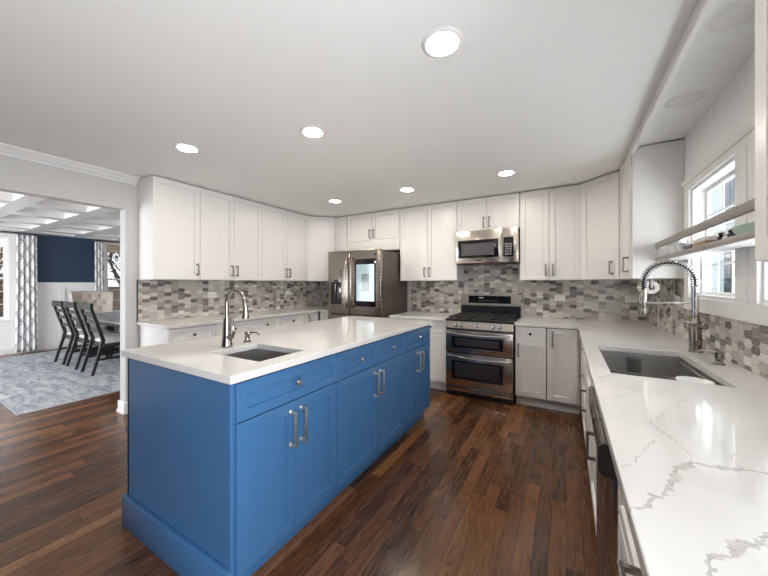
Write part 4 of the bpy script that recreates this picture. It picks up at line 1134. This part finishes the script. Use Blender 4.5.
# tufted host chair at the far end, facing +x
tc_ = thing('tufted_armchair', 'beige button-tufted wing chair at the far end of the dining table', 'chair', (-8.35, 2.50, 0.009), 0)
bm = bmesh.new()
nu, nv = 40, 30; wdt, z0_, z1_ = 0.86, 0.42, 1.18
btn = [(-0.22, 0.94), (-0.075, 0.94), (0.075, 0.94), (0.22, 0.94), (-0.15, 1.07), (0.0, 1.07), (0.15, 1.07), (-0.15, 0.81), (0, 0.81), (0.15, 0.81), (-0.22, 0.68), (-0.075, 0.68), (0.075, 0.68), (0.22, 0.68)]
grid = []
for j in range(nv + 1):
    row = []
    for i in range(nu + 1):
        u, v = i / nu, j / nv
        z = z0_ + (z1_ - z0_) * v
        half = 0.28 + 0.06 * v
        y = (u * 2 - 1) * half
        x = 0.10 - 0.10 * (v) + 0.10 * abs(u * 2 - 1) ** 3
        x -= 0.045 * max(0, (abs(u * 2 - 1) - 0.93) / 0.07) ** 2 + 0.04 * max(0, (v - 0.94) / 0.06) ** 2
        for by_, bz_ in btn: x -= 0.030 * math.exp(-((y - by_) ** 2 + (z - bz_) ** 2) / 0.0012)
        if v > 0.9: z += -0.02 * (abs(u * 2 - 1)) ** 4
        row.append(bm.verts.new((x, y, z)))
    grid.append(row)
back = [[bm.verts.new((g.co.x - 0.12 + (0.04 if (i in (0, nu) or j == nv) else 0), g.co.y, g.co.z)) for i, g in enumerate(row)] for j, row in enumerate(grid)]
for j in range(nv):
    for i in range(nu):
        bm.faces.new((grid[j][i], grid[j][i + 1], grid[j + 1][i + 1], grid[j + 1][i]))
        bm.faces.new((back[j][i], back[j + 1][i], back[j + 1][i + 1], back[j][i + 1]))
for i in range(nu):
    bm.faces.new((grid[nv][i], grid[nv][i + 1], back[nv][i + 1], back[nv][i])); bm.faces.new((grid[0][i + 1], grid[0][i], back[0][i], back[0][i + 1]))
for j in range(nv):
    bm.faces.new((grid[j][nu], grid[j + 1][nu], back[j + 1][nu], back[j][nu])); bm.faces.new((grid[j + 1][0], grid[j][0], back[j][0], back[j + 1][0]))
mb = MB(); mb.bm.free(); mb.bm = bm
bk = mb.build('backrest', TUFT, tc_, smooth=60)
t = MB()
for by_, bz_ in btn: t.lathe([(0.0, 0.006), (0.009, 0.004), (0.012, 0.0), (0.0, 0.0)], (0.10 - 0.10 * (bz_ - z0_) / (z1_ - z0_) - 0.028, by_, bz_), 12, 'x')
t.build('buttons', mat('button_linen', (0.36, 0.31, 0.26), 0.9), bk)
BX(-0.02, 0.52, -0.28, 0.28, 0.30, 0.50, bev=0.03, seg=4).build('seat_cushion', TUFT, tc_)
for x in (0.03, 0.47):
    for y in (-0.24, 0.24): MB().cyl((x, y, 0), (x, y, 0.31), 0.016, 0.024, seg=12).build('leg', BLACKW, tc_)

# curtains
def curtain(y0, y1, label, z0=0.03, z1=2.27, folds=4):
    nx_, nz_ = folds * 14, 30
    bm = bmesh.new(); uvs = {}
    vs = []
    cloth_w = (y1 - y0) * 1.35
    for j in range(nz_ + 1):
        v = j / nz_; z = z0 + (z1 - z0) * v
        row = []
        for i in range(nx_ + 1):
            u = i / nx_
            sp = 1.0 + 0.12 * (1 - v) ** 2
            yy = (y0 + y1) / 2 + (u - 0.5) * (y1 - y0) * sp
            amp = 0.032 * (0.7 + 0.5 * (1 - v))
            xx = XD + 0.13 + amp * math.sin(2 * math.pi * folds * u + 0.5 * math.sin(3 * v))
            q = bm.verts.new((xx, yy + 0.012 * math.sin(4 * math.pi * folds * u), z)); uvs[q] = (u * cloth_w, z); row.append(q)
        vs.append(row)
    uvl = bm.loops.layers.uv.new('cloth')
    for j in range(nz_):
        for i in range(nx_):
            f_ = bm.faces.new((vs[j][i], vs[j][i + 1], vs[j + 1][i + 1], vs[j + 1][i]))
            for l in f_.loops: l[uvl].uv = uvs[l.vert]
    mb = MB(); mb.bm.free(); mb.bm = bm
    o = mb.build('curtain', CURTAIN, smooth=80)
    sm = o.modifiers.new('cloth_thickness', 'SOLIDIFY'); sm.thickness = 0.004
    return tag(o, label, 'curtain', 'lattice patterned dining room curtains')
curtain(1.60, 1.87, 'floor-length white curtain with dark lattice pattern beside the left dining window')
curtain(2.74, 2.90, 'floor-length white curtain with dark lattice pattern behind the tufted chair', folds=3)
for (a, b), lab in (((0.30, 2.02), 'curtain rod over the left dining window'), ((2.70, 4.15), 'curtain rod over the dining window behind the table')):
    t = MB(); t.cyl((XD + 0.13, a, 2.285), (XD + 0.13, b, 2.285), 0.011, seg=12)
    for y in (a, b): t.lathe([(0.0, -0.02), (0.02, -0.01), (0.02, 0.01), (0.0, 0.02)], (XD + 0.13, y, 2.285), 14, 'y')
    for y in (a + 0.05, b - 0.05): t.box(XD, XD + 0.13, y - 0.006, y + 0.006, 2.279, 2.291)
    tag(t.build('curtain_rod', PULLM), lab, 'curtain rod', 'dining room curtain rods')
tag(BX(XD + 0.022, XD + 0.045, 2.99, 3.84, 2.05, 2.24, bev=0.004).build('roman_shade', WICKER), 'woven tan roman shade drawn up over the dining window', 'window shade')

# ---------------------------------------------------------------- outside
struct(BX(-40, XD - 0.3, -18, 30, -0.6, -0.5).build('ground', GRASS, smooth=0))
o = BX(XW + 0.4, 30, -18, 30, -0.6, -0.5).build('ground_side', GRASS, smooth=0); struct(o)
# neighbour's house seen through the sink window
nh = thing('neighbour_house', 'pale green sided house seen through the sink window', 'house', (4.5, 12.0, -0.5))
m, nt, b, tc, pos = base('mint_siding')
s_ = N(nt, 'ShaderNodeSeparateXYZ'); nt.links.new(pos, s_.inputs[0])
fz = math_n(nt, 'FRACT', math_n(nt, 'DIVIDE', s_.outputs[2], 0.13))
nt.links.new(mixc(nt, math_n(nt, 'LESS_THAN', fz, 0.10), (0.72, 0.80, 0.75), (0.36, 0.44, 0.40)), b.inputs['Base Color'])
b.inputs['Roughness'].default_value = 0.7
BX(0, 6, -9, 14, 0, 6.2).build('siding_wall', m, nh, smooth=0)
t = MB(); t.prism([(-0.5, 6.2), (6.5, 6.2), (3.0, 8.8)], -9.4, 14.4, 'y'); t.build('roof', mat('roof_shingle', (0.16, 0.16, 0.17), 0.9), nh, smooth=0)
for y in (-4.6, -1.0, 1.85, 5.2):
    for z in (2.2, 4.5):
        wfr = MB(); wfr.box(-0.05, 0.0, y - 0.62, y + 0.62, z - 0.75, z + 0.75); wo = wfr.build('window_surround', TRIM, nh, smooth=0)
        t = MB()
        for q in (-1, 1): t.box(-0.065, -0.045, y + q * 0.28 - 0.24, y + q * 0.28 + 0.24, z - 0.64, z + 0.64)
        t.build('window_glass', mat('dark_window', (0.05, 0.07, 0.08), 0.1), wo, smooth=0)
def tree(loc, h, label, seed, m=WOODS, leafy=None, group='bare trees outside'):
    rnd = random.Random(seed)
    root = thing('tree', label, 'tree', loc, 0, group)
    t = MB()
    def br(p, d, L_, r_, lv):
        q = p + d * L_
        t.tube([p, p + d * L_ * 0.5 + Vector((rnd.uniform(-.04, .04), rnd.uniform(-.04, .04), 0)) * L_, q], [r_, r_ * 0.82, r_ * 0.62], 6)
        if lv == 0: return
        for k in range(rnd.choice((2, 3, 3))):
            a = rnd.uniform(0, 6.28); e_ = rnd.uniform(0.35, 0.85)
            nd = (d + Vector((math.cos(a) * e_, math.sin(a) * e_, rnd.uniform(-0.1, 0.25)))).normalized()
            br(q if k else p + d * L_ * 0.75, nd, L_ * rnd.uniform(0.6, 0.82), r_ * 0.55, lv - 1)
    br(Vector((0, 0, 0)), Vector((0, 0, 1)), h * 0.32, h * 0.028, 5)
    t.build('trunk_and_branches', m, root, smooth=60)
    if leafy:
        t = MB()
        for k in range(500):
            p = Vector((rnd.gauss(0, 0.22), rnd.gauss(0, 0.22), rnd.gauss(0.55, 0.17))) * h
            a, b_ = Vector((rnd.uniform(-1, 1), rnd.uniform(-1, 1), rnd.uniform(-1, 1))).normalized() * 0.11, Vector((rnd.uniform(-1, 1), rnd.uniform(-1, 1), rnd.uniform(-1, 1))).normalized() * 0.09
            t.quad([p - a, p - b_, p + a, p + b_])
        t.build('foliage', leafy, root, smooth=0)
for k, (x, y, h, lf, lab) in enumerate(((-13.2, 1.7, 3.4, FOLI, 'rust-leaved small tree outside the left dining window'), (-16.5, 6.0, 5.0, None, 'bare dark tree outside the dining window behind the table'),
                                   (-15.0, -0.4, 4.5, None, 'bare tree seen through the left dining window, left of the rust-leaved one'), (-24.5, 9.8, 7.0, EVERG, 'dark evergreen tree outside the dining window behind the table'),
                                   (-12.6, 4.5, 3.2, None, 'low bare tree close outside the dining window behind the table'))):
    tree((x, y, -0.5), h, lab, 11 + k, leafy=lf, group=None)
tree((2.4, 19.0, -0.5), 2.6, 'leafy shrub in front of the pale green house', 31, leafy=EVERG, group=None)
fence = thing('garden_fence', 'brown board fence beyond the dining room windows', 'fence', (-20.0, 3.0, -0.5))
BX(-0.03, 0.03, -9, 9, 0.1, 1.7).build('boards', m_noisy('fence_boards', (0.16, 0.10, 0.07), (0.26, 0.18, 0.13), 6, 0.9), fence, smooth=0)
for k in range(7): BX(0.03, 0.12, -9 + k * 3 - 0.05, -9 + k * 3 + 0.05, 0, 1.8).build('post', WOODS, fence, smooth=0)
